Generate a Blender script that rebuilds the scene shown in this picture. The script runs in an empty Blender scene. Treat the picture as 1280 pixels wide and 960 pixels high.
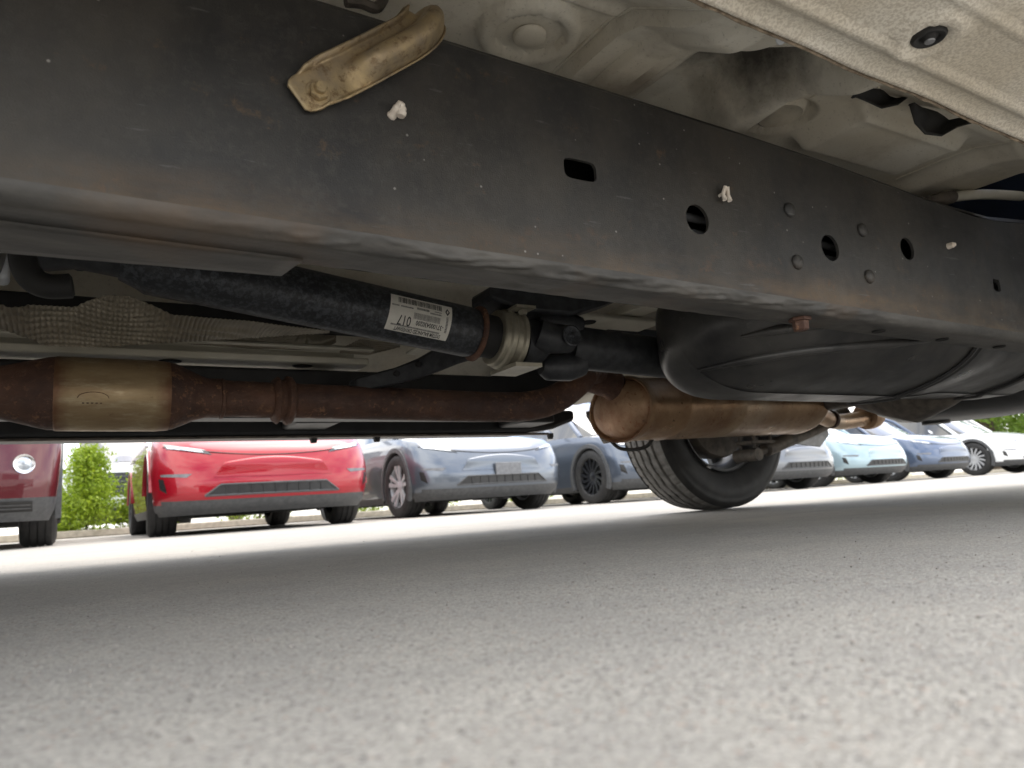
import bpy, bmesh, math, random
import numpy as np
from math import sin, cos, pi, radians
from mathutils import Vector, Matrix, noise

random.seed(7); RNG = np.random.default_rng(7)
scene = bpy.context.scene
C = scene.collection

# ------------------------------------------------------------------ camera
RW, RH, FPX = 1280.0, 960.0, 905.0
CAM_H = 0.095
VPX, VPY, HOR = 2190.0, 524.0, 0.067          # truck-axis vanishing point, horizon tilt
def _n(v): v = np.array(v, float); return v / np.linalg.norm(v)
_p1 = np.array([VPX - 640, VPY - 480, FPX]); _p2 = np.array([VPX - 1640, VPY - 480 + 1000 * HOR, FPX])
_ax = _n(_p1); _up = _n(np.cross(_p1, _p2)); _up = -_up if _up[1] > 0 else _up
_ay = np.cross(_up, _ax)
ROT = np.array([_ax, _ay, _up])
CAMO = np.array([0, 0, CAM_H])
cam_d = bpy.data.cameras.new('camera'); cam = bpy.data.objects.new('camera', cam_d); C.objects.link(cam)
M3 = Matrix(((ROT[0][0], -ROT[0][1], -ROT[0][2]), (ROT[1][0], -ROT[1][1], -ROT[1][2]), (ROT[2][0], -ROT[2][1], -ROT[2][2])))
cam.matrix_world = Matrix.Translation((0, 0, CAM_H)) @ M3.to_4x4()
cam_d.sensor_width = 36.0; cam_d.lens = FPX / RW * 36.0
cam_d.clip_start = 0.01; cam_d.clip_end = 2000
cam_d.dof.use_dof = True; cam_d.dof.focus_distance = 1.35; cam_d.dof.aperture_fstop = 6.5
scene.camera = cam

# ------------------------------------------------------------------ world, sun, exposure
SUN_EL, SUN_AZ = radians(68), radians(48)      # azimuth measured from +Y towards +X
w = bpy.data.worlds.new('World'); scene.world = w; w.use_nodes = True
nt = w.node_tree; nt.nodes.clear()
sky = nt.nodes.new('ShaderNodeTexSky'); sky.sky_type = 'NISHITA'; sky.sun_disc = False
sky.sun_elevation = SUN_EL; sky.sun_rotation = SUN_AZ; sky.dust_density = 2.5; sky.air_density = 1.0; sky.ozone_density = 1.0
bg = nt.nodes.new('ShaderNodeBackground'); bg.inputs['Strength'].default_value = 0.15
wo = nt.nodes.new('ShaderNodeOutputWorld')
tcw = nt.nodes.new('ShaderNodeTexCoord'); mpw = nt.nodes.new('ShaderNodeMapping'); mpw.inputs['Scale'].default_value = (1, 1, 2.2)
cn = nt.nodes.new('ShaderNodeTexNoise'); cn.inputs['Scale'].default_value = 2.3; cn.inputs['Detail'].default_value = 7; cn.inputs['Roughness'].default_value = .58
cr = nt.nodes.new('ShaderNodeValToRGB'); cr.color_ramp.elements[0].position = .36; cr.color_ramp.elements[1].position = .60
cmx = nt.nodes.new('ShaderNodeMix'); cmx.data_type = 'RGBA'; cmx.inputs[7].default_value = (8.7, 8.45, 8.05, 1)
nt.links.new(tcw.outputs['Generated'], mpw.inputs[0]); nt.links.new(mpw.outputs[0], cn.inputs['Vector']); nt.links.new(cn.outputs['Fac'], cr.inputs[0])
nt.links.new(cr.outputs[0], cmx.inputs[0]); nt.links.new(sky.outputs[0], cmx.inputs[6])
nt.links.new(cmx.outputs[2], bg.inputs[0]); nt.links.new(bg.outputs[0], wo.inputs[0])
sd = bpy.data.lights.new('sun', 'SUN'); sd.energy = 0.55; sd.angle = radians(45); sd.color = (1.0, 0.96, 0.9)
sun = bpy.data.objects.new('sun', sd); C.objects.link(sun)
_sv = Vector((sin(SUN_AZ) * cos(SUN_EL), cos(SUN_AZ) * cos(SUN_EL), sin(SUN_EL)))
sun.rotation_euler = _sv.to_track_quat('Z', 'Y').to_euler(); sun.location = _sv * 30
scene.view_settings.view_transform = 'Standard'; scene.view_settings.look = 'None'
scene.view_settings.gamma = 1.0; scene.view_settings.use_curve_mapping = False
scene.view_settings.exposure = 1.42

# ------------------------------------------------------------------ helpers
def ray(u, v): return ROT @ np.array([u - 640, v - 480, FPX])
def at(u, v, Y):                                # a measured direction met with the plane Y = const
    d = ray(u, v); return CAMO + d * (Y / d[1])
def tag(o, label=None, cat=None, group=None, kind=None):
    if label: o['label'] = label
    if cat: o['category'] = cat
    if group: o['group'] = group
    if kind: o['kind'] = kind
    return o
def empty(name, loc=(0, 0, 0), rz=0.0):
    o = bpy.data.objects.new(name, None); C.objects.link(o); o.location = loc; o.rotation_euler[2] = rz
    o.empty_display_size = 0.2
    return o
def mk(name, verts, faces, mat, parent=None, smooth=True, ang=40, loc=None, me=None):
    if me is None:
        me = bpy.data.meshes.new(name)
        me.from_pydata([tuple(map(float, p)) for p in verts], [], [tuple(f) for f in faces]); me.update()
        if smooth:
            me.polygons.foreach_set('use_smooth', [True] * len(me.polygons))
            me.set_sharp_from_angle(angle=radians(ang))
        me.materials.append(M[mat] if isinstance(mat, str) else mat)
    o = bpy.data.objects.new(name, me); C.objects.link(o)
    if parent is not None:
        o.parent = parent
        if loc is None and parent.parent is None and 'origin' in parent: o.location = -Vector(parent['origin'])
    if loc is not None: o.location = loc
    return o
def fixn(o):
    bm = bmesh.new(); bm.from_mesh(o.data); bmesh.ops.remove_doubles(bm, verts=bm.verts, dist=1e-5)
    bmesh.ops.recalc_face_normals(bm, faces=bm.faces); bm.to_mesh(o.data); bm.free(); return o
class MB:
    """collects shapes; build() links them as one mesh"""
    def __init__(s): s.v = []; s.f = []
    def add(s, v, f):
        b = len(s.v); s.v += [tuple(p) for p in v]; s.f += [tuple(i + b for i in q) for q in f]; return s
    def box(s, x0, x1, y0, y1, z0, z1):
        return s.add([(x0,y0,z0),(x1,y0,z0),(x1,y1,z0),(x0,y1,z0),(x0,y0,z1),(x1,y0,z1),(x1,y1,z1),(x0,y1,z1)],
                     [(0,3,2,1),(4,5,6,7),(0,1,5,4),(1,2,6,5),(2,3,7,6),(3,0,4,7)])
    def tube(s, path, rad, n=16, cap=True):
        v, f = tube(path, rad, n, cap); return s.add(v, f)
    def lathe(s, prof, o, ax, n=32, close=False, cap=True):
        v, f = lathe(prof, o, ax, n, close, cap); return s.add(v, f)
    def build(s, name, mat, parent=None, bevel=0, smooth=True, ang=40, loc=None):
        o = mk(name, s.v, s.f, mat, parent, smooth, ang, loc)
        if bevel:
            m = o.modifiers.new('bevel', 'BEVEL'); m.width = bevel; m.segments = 2; m.limit_method = 'ANGLE'; m.angle_limit = radians(35)
        return o
def tube(path, rad, n=16, cap=True):
    P = [Vector(p) for p in path]; k = len(P)
    R_ = rad if hasattr(rad, '__len__') else [rad] * k
    T = [(P[min(i + 1, k - 1)] - P[max(i - 1, 0)]).normalized() for i in range(k)]
    a = T[0].orthogonal().normalized(); v = []; f = []
    for i in range(k):
        a = (a - T[i] * a.dot(T[i])).normalized(); b = T[i].cross(a)
        for j in range(n):
            t = 2 * pi * j / n; v.append(P[i] + (a * cos(t) + b * sin(t)) * R_[i])
    for i in range(k - 1):
        for j in range(n):
            j2 = (j + 1) % n; f.append((i*n+j, i*n+j2, (i+1)*n+j2, (i+1)*n+j))
    if cap: f.append(tuple(reversed(range(n)))); f.append(tuple(range((k-1)*n, k*n)))
    return v, f
def lathe(prof, o, ax, n=32, close=False, cap=True):
    """prof: (radius, distance along the axis)"""
    o = Vector(o); ax = Vector(ax).normalized()
    a = (Vector((0, 0, 1)) - ax * ax.z); a = a.normalized() if a.length > .1 else Vector((1, 0, 0)); b = ax.cross(a)
    v = []; f = []; k = len(prof)
    for (r, h) in prof:
        for j in range(n):
            t = 2 * pi * j / n; v.append(o + ax * h + (a * cos(t) + b * sin(t)) * r)
    for i in range(k if close else k - 1):
        for j in range(n):
            j2 = (j + 1) % n; i2 = (i + 1) % k
            f.append((i*n+j, i*n+j2, i2*n+j2, i2*n+j))
    if not close and cap:
        if prof[0][0] > 1e-4: f.append(tuple(reversed(range(n))))
        if prof[-1][0] > 1e-4: f.append(tuple(range((k-1)*n, k*n)))
    return v, f
def smooth_path(pts, n=8):
    P = [Vector(p) for p in pts]; out = []
    for i in range(len(P) - 1):
        p0 = P[max(i-1, 0)]; p1 = P[i]; p2 = P[i+1]; p3 = P[min(i+2, len(P)-1)]
        for j in range(n):
            t = j / n
            out.append(0.5 * ((2*p1) + (p2-p0)*t + (2*p0-5*p1+4*p2-p3)*t*t + (3*p1-p0-3*p2+p3)*t**3))
    out.append(P[-1]); return out
def grid(nu, nv, fn):
    v = [fn(i / (nu - 1), j / (nv - 1)) for i in range(nu) for j in range(nv)]
    f = [(i*nv+j, (i+1)*nv+j, (i+1)*nv+j+1, i*nv+j+1) for i in range(nu-1) for j in range(nv-1)]
    return v, f
def sst(a, b, x):
    t = max(0.0, min(1.0, (x - a) / (b - a))); return t * t * (3 - 2 * t)
def interp(x, xs, ys): return float(np.interp(x, xs, ys))

# ------------------------------------------------------------------ materials
M = {}
class NB:
    def __init__(s, name):
        m = bpy.data.materials.new(name); m.use_nodes = True; s.m = m; s.t = m.node_tree; s.N = s.t.nodes; s.L = s.t.links
        s.b = s.N['Principled BSDF']; s.tc = s.N.new('ShaderNodeTexCoord').outputs['Object']; M[name] = m
    def mapped(s, scale=(1, 1, 1), rot=(0, 0, 0)):
        n = s.N.new('ShaderNodeMapping'); n.inputs['Scale'].default_value = scale; n.inputs['Rotation'].default_value = rot
        s.L.new(s.tc, n.inputs[0]); return n.outputs[0]
    def noise(s, scale, detail=4, rough=.55, vec=None, dist=0):
        n = s.N.new('ShaderNodeTexNoise'); n.inputs['Scale'].default_value = scale; n.inputs['Detail'].default_value = detail
        n.inputs['Roughness'].default_value = rough; n.inputs['Distortion'].default_value = dist
        s.L.new(vec or s.tc, n.inputs['Vector']); return n.outputs['Fac']
    def voro(s, scale, feat='F1', out='Distance', vec=None):
        n = s.N.new('ShaderNodeTexVoronoi'); n.feature = feat; n.inputs['Scale'].default_value = scale
        s.L.new(vec or s.tc, n.inputs['Vector']); return n.outputs[out]
    def ramp(s, x, stops):
        n = s.N.new('ShaderNodeValToRGB'); e = n.color_ramp.elements
        while len(e) < len(stops): e.new(.5)
        for q, (p, c) in zip(e, stops):
            q.position = p; q.color = (c, c, c, 1) if not hasattr(c, '__len__') else (*c, 1)
        s.L.new(x, n.inputs[0]); return n.outputs[0]
    def mix(s, fac, a, b):
        n = s.N.new('ShaderNodeMix'); n.data_type = 'RGBA'
        for i, x in ((0, fac), (6, a), (7, b)):
            if isinstance(x, (int, float)): n.inputs[i].default_value = x
            elif isinstance(x, tuple): n.inputs[i].default_value = (*x, 1)
            else: s.L.new(x, n.inputs[i])
        return n.outputs[2]
    def math(s, op, a, b=0.0, clamp=False):
        n = s.N.new('ShaderNodeMath'); n.operation = op; n.use_clamp = clamp
        for i, x in ((0, a), (1, b)):
            if isinstance(x, (int, float)): n.inputs[i].default_value = x
            else: s.L.new(x, n.inputs[i])
        return n.outputs[0]
    def axis(s, i):
        n = s.N.new('ShaderNodeSeparateXYZ'); s.L.new(s.tc, n.inputs[0]); return n.outputs[i]
    def bump(s, h, strength=.3, dist=.002):
        n = s.N.new('ShaderNodeBump'); n.inputs['Strength'].default_value = strength; n.inputs['Distance'].default_value = dist
        s.L.new(h, n.inputs['Height']); s.L.new(n.outputs[0], s.b.inputs['Normal'])
    def fin(s, col, rough, metal=0.0, coat=0.0, spec=.5):
        for k, x in (('Base Color', col), ('Roughness', rough), ('Metallic', metal), ('Coat Weight', coat), ('Specular IOR Level', spec)):
            if isinstance(x, (int, float)): s.b.inputs[k].default_value = x
            elif isinstance(x, tuple): s.b.inputs[k].default_value = (*x, 1)
            else: s.L.new(x, s.b.inputs[k])
        return s.m
def simple(name, c1, c2, scale=20, rough=.5, metal=0.0, coat=0.0, bump=0.0, bscale=200, bdist=.001, spec=.5, lo=.35, hi=.65):
    n = NB(name); f = n.ramp(n.noise(scale, 5, .6), [(lo, 0.0), (hi, 1.0)])
    if bump: n.bump(n.noise(bscale, 3), bump, bdist)
    return n.fin(n.mix(f, c1, c2), rough, metal, coat, spec)

# asphalt: pale weathered aggregate
n = NB('asphalt')
big = n.noise(.55, 4); mid = n.noise(7, 5, .65); fine = n.noise(340, 3, .65); st = n.voro(330, out='Color'); cell = n.voro(330); mot = n.noise(60, 4, .7)
stc = n.N.new('ShaderNodeSeparateColor'); n.L.new(st, stc.inputs[0])
c = n.mix(n.ramp(stc.outputs[0], [(.0, 0.0), (1.0, 1.0)]), (.31, .30, .275), (.54, .52, .475))
c = n.mix(n.ramp(fine, [(.36, .75), (.53, 0.0)]), c, (.18, .174, .164))
c = n.mix(n.ramp(stc.outputs[1], [(.97, 0.0), (.975, .6)]), c, (.38, .27, .21))
c = n.mix(n.ramp(stc.outputs[2], [(.035, .7), (.04, 0.0)]), c, (.11, .105, .11))
c = n.mix(n.ramp(big, [(.36, 0.0), (.62, .5)]), c, (.53, .49, .415))
c = n.mix(n.ramp(mid, [(.36, .32), (.60, 0.0)]), c, (.29, .28, .265))
c = n.mix(n.ramp(n.noise(2.2, 5, .6, n.mapped((.22, 1.6, 1))), [(.56, 0.0), (.72, .35)]), c, (.25, .245, .235))
c = n.mix(n.ramp(mot, [(.52, 0.0), (.72, .3)]), c, (.26, .252, .24))
h = n.math('ADD', n.math('MULTIPLY', n.ramp(cell, [(.0, 1.0), (.6, 0.0)]), .7), n.math('MULTIPLY', fine, .9))
n.bump(h, .7, .0024)
n.fin(c, n.ramp(fine, [(.3, .95), (.7, .72)]), 0, 0, .35)
simple('grit', (.15, .14, .13), (.40, .37, .33), 90, .9)
simple('kerb_stone', (.38, .34, .27), (.52, .47, .38), 14, .9, bump=.4, bscale=160)
simple('mulch', (.16, .11, .065), (.34, .26, .17), 30, .95, bump=.8, bscale=60, bdist=.02)

# frame rail: black wax coat, brown dust low down, chips and scuffs
n = NB('rail_coat')
z = n.axis(2); nz = n.noise(7, 5, .6); big = n.noise(3.0, 4)
low = n.math('ADD', z, n.math('MULTIPLY', nz, .10)); low = n.ramp(n.math('MULTIPLY', n.math('SUBTRACT', low, .40), 4.0), [(.0, 1.0), (.30, .95), (.62, .0)])
band = n.math('MULTIPLY', low, n.ramp(n.noise(11, 6, .7, n.mapped((.35, 1, 1.6))), [(.34, 0.0), (.62, 1.0)]))
c = n.mix(n.ramp(big, [(.35, 0.0), (.7, 1.0)]), (.017, .017, .0175), (.034, .0335, .033))
c = n.mix(n.math('MULTIPLY', band, .85), c, (.145, .092, .046))
c = n.mix(n.math('MULTIPLY', n.ramp(n.noise(16, 6, .7, n.mapped((.3, 1, 1))), [(.57, 0.0), (.72, 1.0)]), .35), c, (.06, .06, .058))
c = n.mix(n.math('MULTIPLY', n.ramp(n.noise(4.2, 6, .7, n.mapped((.8, 1, .45))), [(.46, 0.0), (.66, 1.0)]), .55), c, (.066, .058, .047))
c = n.mix(n.math('MULTIPLY', n.ramp(n.noise(70, 6, .75), [(.50, 0.0), (.62, 1.0)]), .4), c, (.055, .052, .047))
c = n.mix(n.math('MULTIPLY', n.ramp(n.noise(22, 6, .75), [(.61, 0.0), (.70, 1.0)]), .5), c, (.11, .068, .036))
c = n.mix(n.math('MULTIPLY', n.math('MULTIPLY', low, n.ramp(n.noise(19, 6, .7), [(.60, 0.0), (.68, 1.0)])), .8), c, (.16, .075, .028))
sc = n.ramp(n.noise(34, 5, .6, n.mapped((.25, 1, 2.4), (0, .35, 0))), [(.66, 0.0), (.69, 1.0)])
c = n.mix(n.math('MULTIPLY', sc, .5), c, (.10, .10, .098))
vor = n.voro(46); vs = n.voro(46, out='Color'); sp = n.N.new('ShaderNodeSeparateColor'); n.L.new(vs, sp.inputs[0])
dot = n.math('MULTIPLY', n.ramp(vor, [(.055, 1.0), (.10, 0.0)]), n.ramp(sp.outputs[0], [(.80, 0.0), (.82, 1.0)]))
c = n.mix(n.math('MULTIPLY', dot, .7), c, (.30, .29, .27))
n.bump(n.math('ADD', n.noise(420, 3), n.math('MULTIPLY', n.noise(34, 5), 1.8)), .28, .0022)
n.fin(c, n.ramp(nz, [(.3, .42), (.7, .66)]), 0, 0, .45)
# underside of the flange: dusty
n = NB('rail_dust')
c = n.mix(n.ramp(n.noise(14, 6, .65, n.mapped((.35, 1.6, 1))), [(.32, 0.0), (.72, 1.0)]), (.040, .0385, .036), (.115, .107, .096))
c = n.mix(n.math('MULTIPLY', n.ramp(n.noise(5, 5), [(.55, 0.0), (.75, 1.0)]), .6), c, (.12, .075, .042))
n.bump(n.noise(60, 5), .3, .003); n.fin(c, .6)

simple('black_steel', (.008, .008, .009), (.02, .02, .021), 18, .5, bump=.12, bscale=300)
simple('dark_void', (.006, .006, .006), (.012, .011, .011), 10, .8)
n = NB('shaft_paint')
c = n.mix(n.ramp(n.noise(95, 5, .7), [(.46, 0.0), (.60, 1.0)]), (.020, .022, .026), (.070, .076, .086))
c = n.mix(n.ramp(n.noise(6, 4), [(.4, 0.0), (.7, .5)]), c, (.045, .047, .05))
n.bump(n.noise(260, 3), .15, .001); n.fin(c, .45, .25)
simple('shaft_black', (.020, .0215, .0245), (.045, .047, .051), 40, .5, .2, bump=.1)
simple('rubber', (.009, .009, .009), (.018, .017, .016), 30, .7, bump=.15)
n = NB('zinc_gold')
c = n.mix(n.ramp(n.noise(26, 6, .65), [(.35, 0.0), (.7, 1.0)]), (.47, .36, .20), (.27, .22, .16))
c = n.mix(n.ramp(n.noise(70, 5, .7), [(.52, 0.0), (.66, .85)]), c, (.16, .10, .05))
n.bump(n.noise(300, 4), .35, .001); n.fin(c, n.ramp(n.noise(50), [(.3, .34), (.7, .62)]), .55)
simple('zinc_dull', (.40, .37, .29), (.27, .25, .20), 24, .45, .55, bump=.3, bscale=240)
simple('clip_plastic', (.62, .54, .46), (.72, .66, .58), 60, .6, bump=.3, bscale=200)
# cab floor: primer and underseal, dust, dirt blotches; recess shade painted in as a dark blob
n = NB('cab_paint')
c = n.mix(n.ramp(n.noise(2.6, 5, .6), [(.35, 0.0), (.68, 1.0)]), (.70, .67, .585), (.54, .485, .38))
c = n.mix(n.ramp(n.noise(8.5, 6, .7), [(.52, 0.0), (.74, .5)]), c, (.30, .25, .18))
c = n.mix(n.ramp(n.noise(160, 3), [(.6, 0.0), (.72, .35)]), c, (.16, .135, .10))
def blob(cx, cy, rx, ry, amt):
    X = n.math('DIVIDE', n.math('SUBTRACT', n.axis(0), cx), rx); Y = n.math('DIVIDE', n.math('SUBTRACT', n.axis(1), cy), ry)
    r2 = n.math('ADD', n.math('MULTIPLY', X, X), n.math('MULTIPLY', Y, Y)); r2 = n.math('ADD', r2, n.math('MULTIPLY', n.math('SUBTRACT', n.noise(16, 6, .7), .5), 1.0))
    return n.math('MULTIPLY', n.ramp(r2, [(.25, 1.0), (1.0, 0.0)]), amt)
c = n.mix(blob(1.035, .84, .125, .17, .92), c, (.042, .038, .034))  # shade of the deep floor recess, painted as a dark ellipse
c = n.mix(blob(.86, .98, .12, .10, .7), c, (.15, .115, .075))
c = n.mix(blob(1.22, 1.0, .14, .07, .55), c, (.12, .10, .075))
n.bump(n.noise(240, 3), .12, .001); n.fin(c, .52)
n = NB('underseal')
c = n.mix(n.ramp(n.noise(5, 5, .6), [(.35, 0.0), (.65, 1.0)]), (.76, .72, .63), (.64, .58, .47))
g = n.noise(260, 3, .6)
c = n.mix(n.ramp(g, [(.42, .55), (.56, 0.0)]), c, (.36, .31, .24))
n.bump(g, .55, .0022); n.fin(c, .6)
simple('seam_dirt', (.10, .075, .05), (.30, .24, .17), 60, .85, bump=.4)
simple('white_paint', (.78, .77, .74), (.70, .69, .66), 3, .3, coat=.5)
simple('plug_white', (.66, .68, .70), (.55, .57, .6), 40, .5)
simple('tank_plastic', (.013, .013, .014), (.034, .034, .035), 7, .42, bump=.14, bscale=220)
n = NB('tank_plastic_dusty'); 
c = n.mix(n.ramp(n.noise(5, 6, .65), [(.38, 0.0), (.70, .9)]), (.018, .018, .0195), (.085, .081, .075))
c = n.mix(n.ramp(n.noise(28, 5, .7, n.mapped((.3, 1, 1))), [(.62, 0.0), (.70, .6)]), c, (.10, .097, .09))
n.bump(n.noise(200, 3), .12, .001); n.fin(c, n.ramp(n.noise(9), [(.3, .27), (.7, .48)]))
n = NB('rust_pipe')
c = n.mix(n.ramp(n.noise(7, 6, .7, n.mapped((.5, 1, 1))), [(.36, 0.0), (.66, 1.0)]), (.055, .030, .024), (.16, .078, .048))
c = n.mix(n.math('MULTIPLY', n.ramp(n.noise(58, 6, .75), [(.56, 0.0), (.60, .9)]), n.ramp(n.noise(9, 4), [(.40, 0.0), (.6, 1.0)])), c, (.33, .17, .085))
c = n.mix(n.ramp(n.noise(120, 4, .7, n.mapped((.4, 1, 1))), [(.58, 0.0), (.70, .5)]), c, (.19, .12, .085))
c = n.mix(n.ramp(n.noise(3.5, 4), [(.48, 0.0), (.7, .6)]), c, (.032, .019, .017))
n.bump(n.math('ADD', n.noise(60, 6, .7), n.noise(200, 4)), .7, .003); n.fin(c, n.ramp(n.noise(30, 4), [(.3, .5), (.7, .85)]), .2)
n = NB('cat_shell')
c = n.mix(n.ramp(n.noise(9, 6, .65, n.mapped((.5, 1.5, 3))), [(.35, 0.0), (.7, 1.0)]), (.45, .335, .19), (.27, .18, .10))
c = n.mix(n.ramp(n.noise(40, 6, .7, n.mapped((.35, 1, 1.5))), [(.52, 0.0), (.68, .7)]), c, (.54, .45, .30))
ex_ = n.math('ABSOLUTE', n.math('SUBTRACT', n.axis(0), .046)); ex_ = n.math('ADD', ex_, n.math('MULTIPLY', n.math('SUBTRACT', n.noise(26, 5), .5), .05))
c = n.mix(n.ramp(n.math('MULTIPLY', ex_, 8.0), [(.62, 0.0), (.86, .85)]), c, (.17, .075, .04))
c = n.mix(n.ramp(n.noise(14, 6, .75), [(.60, 0.0), (.70, .7)]), c, (.15, .085, .05))
n.bump(n.noise(120, 4), .3, .0014); n.fin(c, n.ramp(n.noise(20, 4), [(.3, .34), (.7, .62)]), .5)
n = NB('muffler_steel')
c = n.mix(n.ramp(n.noise(7, 6, .65), [(.33, 0.0), (.66, 1.0)]), (.47, .32, .19), (.27, .155, .085))
c = n.mix(n.ramp(n.noise(4, 4, .6), [(.50, 0.0), (.68, .7)]), c, (.56, .46, .34))
c = n.mix(n.ramp(n.noise(24, 6, .75), [(.57, 0.0), (.70, .85)]), c, (.20, .08, .035))
c = n.mix(n.ramp(n.noise(90, 5, .7), [(.60, 0.0), (.70, .6)]), c, (.11, .055, .035))
n.bump(n.math('ADD', n.noise(90, 5), n.noise(12, 3)), .35, .0025); n.fin(c, n.ramp(n.noise(16, 4), [(.3, .24), (.7, .55)]), .7)
n = NB('muffler_cap')
c = n.mix(n.ramp(n.noise(9, 6, .65), [(.33, 0.0), (.66, 1.0)]), (.50, .33, .20), (.28, .145, .08))
c = n.mix(n.ramp(n.noise(55, 6, .75), [(.56, 0.0), (.66, .9)]), c, (.25, .085, .035))
c = n.mix(n.ramp(n.noise(20, 5), [(.62, 0.0), (.72, .6)]), c, (.12, .065, .045))
n.bump(n.noise(120, 5), .4, .0016); n.fin(c, n.ramp(n.noise(16, 4), [(.3, .38), (.7, .65)]), .4)
simple('shield_foil', (.23, .205, .155), (.34, .30, .235), 9, .45, .35)
simple('grey_steel', (.20, .205, .215), (.32, .325, .335), 20, .45, .5)
simple('dirty_steel', (.075, .066, .058), (.17, .145, .12), 26, .6, .3, bump=.2)
simple('floor_far', (.50, .47, .38), (.64, .61, .52), 5, .55)
n = NB('label_paper'); n.fin(n.mix(n.ramp(n.noise(60, 4), [(.4, 0.0), (.75, .35)]), (.70, .68, .62), (.46, .43, .37)), .55)
simple('ink', (.02, .02, .02), (.04, .04, .04), 90, .6)
simple('ink_grey', (.10, .10, .10), (.17, .17, .16), 90, .6)
simple('navy_plastic', (.006, .013, .032), (.012, .022, .05), 10, .4)
n = NB('tyre_rubber')
c = n.mix(n.ramp(n.noise(20, 5), [(.4, 0.0), (.7, 1.0)]), (.008, .0078, .0076), (.021, .0195, .018))
n.bump(n.noise(300, 3), .15, .001); n.fin(c, .62)
n = NB('tread_rubber')
c = n.mix(n.ramp(n.noise(26, 5), [(.35, 0.0), (.7, 1.0)]), (.085, .080, .073), (.165, .156, .143))
n.bump(n.noise(300, 3), .2, .001); n.fin(c, .85)
simple('car_tyre', (.016, .016, .017), (.035, .034, .033), 12, .65)
simple('alloy', (.50, .51, .53), (.58, .59, .60), 6, .38, .2)
simple('alloy_dark', (.035, .037, .042), (.05, .052, .057), 6, .32, .6)
simple('cladding', (.055, .057, .060), (.085, .087, .09), 30, .55)
simple('trim_black', (.012, .012, .013), (.022, .022, .022), 20, .4)
simple('wheel_well', (.008, .008, .008), (.013, .013, .013), 10, .9)
simple('rim_dull', (.10, .105, .11), (.20, .20, .205), 12, .5, .4)
simple('chrome', (.75, .75, .76), (.65, .65, .67), 6, .12, 1.0)
simple('plate', (.13, .135, .145), (.19, .195, .205), 30, .5)
n = NB('glass_dark'); n.fin((.012, .016, .02), .04, 0, 1.0, .8)
n = NB('lamp_glass'); n.fin(n.mix(n.ramp(n.noise(16, 2), [(.4, 0.0), (.6, 1.0)]), (.28, .32, .36), (.72, .75, .78)), .06, .35, 1.0, .8)
def paint(name, col, metal=.3, rough=.32):
    n = NB(name); fl = n.noise(900, 2)
    n.b.inputs['Coat Roughness'].default_value = .03
    c2 = tuple(min(1, x * 1.18 + .004) for x in col)
    return n.fin(n.mix(n.ramp(fl, [(.4, 0.0), (.6, 1.0)]), col, c2), rough, metal, 1.0, .2)
paint('paint_red', (.30, .002, .012), .2); paint('paint_maroon', (.085, .012, .016), .35)
paint('paint_silver_blue', (.12, .14, .17), .6); paint('paint_grey_blue', (.095, .115, .15), .6)
paint('paint_silver', (.15, .16, .175), .6); paint('paint_pale_blue', (.30, .40, .45), .3)
paint('paint_slate', (.085, .115, .18), .5); paint('paint_white', (.74, .76, .77), 0, .3)
def leafmat(name, c1, c2, c3):
    n = NB(name); c = n.mix(n.ramp(n.noise(4, 4), [(.35, 0.0), (.65, 1.0)]), c1, c2)
    c = n.mix(n.ramp(n.noise(30, 2), [(.5, 0.0), (.65, 1.0)]), c, c3)
    m = n.fin(c, .5)
    tr = n.N.new('ShaderNodeBsdfTranslucent'); n.L.new(c, tr.inputs[0]); ms = n.N.new('ShaderNodeMixShader'); ms.inputs[0].default_value = .4
    n.L.new(n.b.outputs[0], ms.inputs[1]); n.L.new(tr.outputs[0], ms.inputs[2]); n.L.new(ms.outputs[0], n.N['Material Output'].inputs[0])
leafmat('leaf_bright', (.25, .36, .02), (.36, .47, .035), (.15, .24, .015))
leafmat('leaf_tree', (.12, .21, .022), (.20, .31, .035), (.07, .14, .015))
simple('bark', (.06, .045, .032), (.13, .10, .075), 14, .9, bump=.7, bscale=40, bdist=.01)

# ------------------------------------------------------------------ setting
def sheet(name, x0, x1, y0, y1, z, mat, nx=1, ny=1):
    v, f = grid(nx + 1, ny + 1, lambda a, b: (x0 + (x1 - x0) * a, y0 + (y1 - y0) * b, z))
    return tag(mk(name, v, f, mat), kind='structure')
sheet('ground', -400, 400, -400, 400, 0.0, 'asphalt')
kb = MB(); kb.box(-20, 60, 12.7, 12.86, 0.0, .11)
tag(kb.build('kerb', 'kerb_stone', bevel=.02), kind='structure')
sheet('planting_bed', -20, 60, 12.86, 13.9, .10, 'mulch')
# loose grit on the asphalt
gv, gf = [], []
base = [(1,0,0),(-1,0,0),(0,1,0),(0,-1,0),(0,0,1),(0,0,-1)]; tri = [(0,2,4),(2,1,4),(1,3,4),(3,0,4),(2,0,5),(1,2,5),(3,1,5),(0,3,5)]
for i in range(1100):
    r_ = .28 + 3.2 * random.random() ** 1.6; a_ = radians(-8 + 80 * random.random())
    x, y = r_ * sin(a_), r_ * cos(a_); s_ = random.uniform(.0005, .0014) * (1.0 if random.random() < .97 else 1.8)
    q = Matrix.Rotation(random.random() * 6, 3, 'Z') @ Matrix.Rotation(random.random() * 3, 3, 'X'); b = len(gv)
    sc_ = [random.uniform(.6, 1.2) for _ in range(3)]
    for p in base:
        p = q @ Vector((p[0]*sc_[0], p[1]*sc_[1], p[2]*sc_[2])); gv.append((x + p.x*s_, y + p.y*s_, s_*.5 + p.z*s_))
    gf += [tuple(k + b for k in t) for t in tri]
tag(mk('grit', gv, gf, 'grit', smooth=False), 'tiny loose stone grit scattered over the asphalt', 'grit', kind='stuff')

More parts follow.
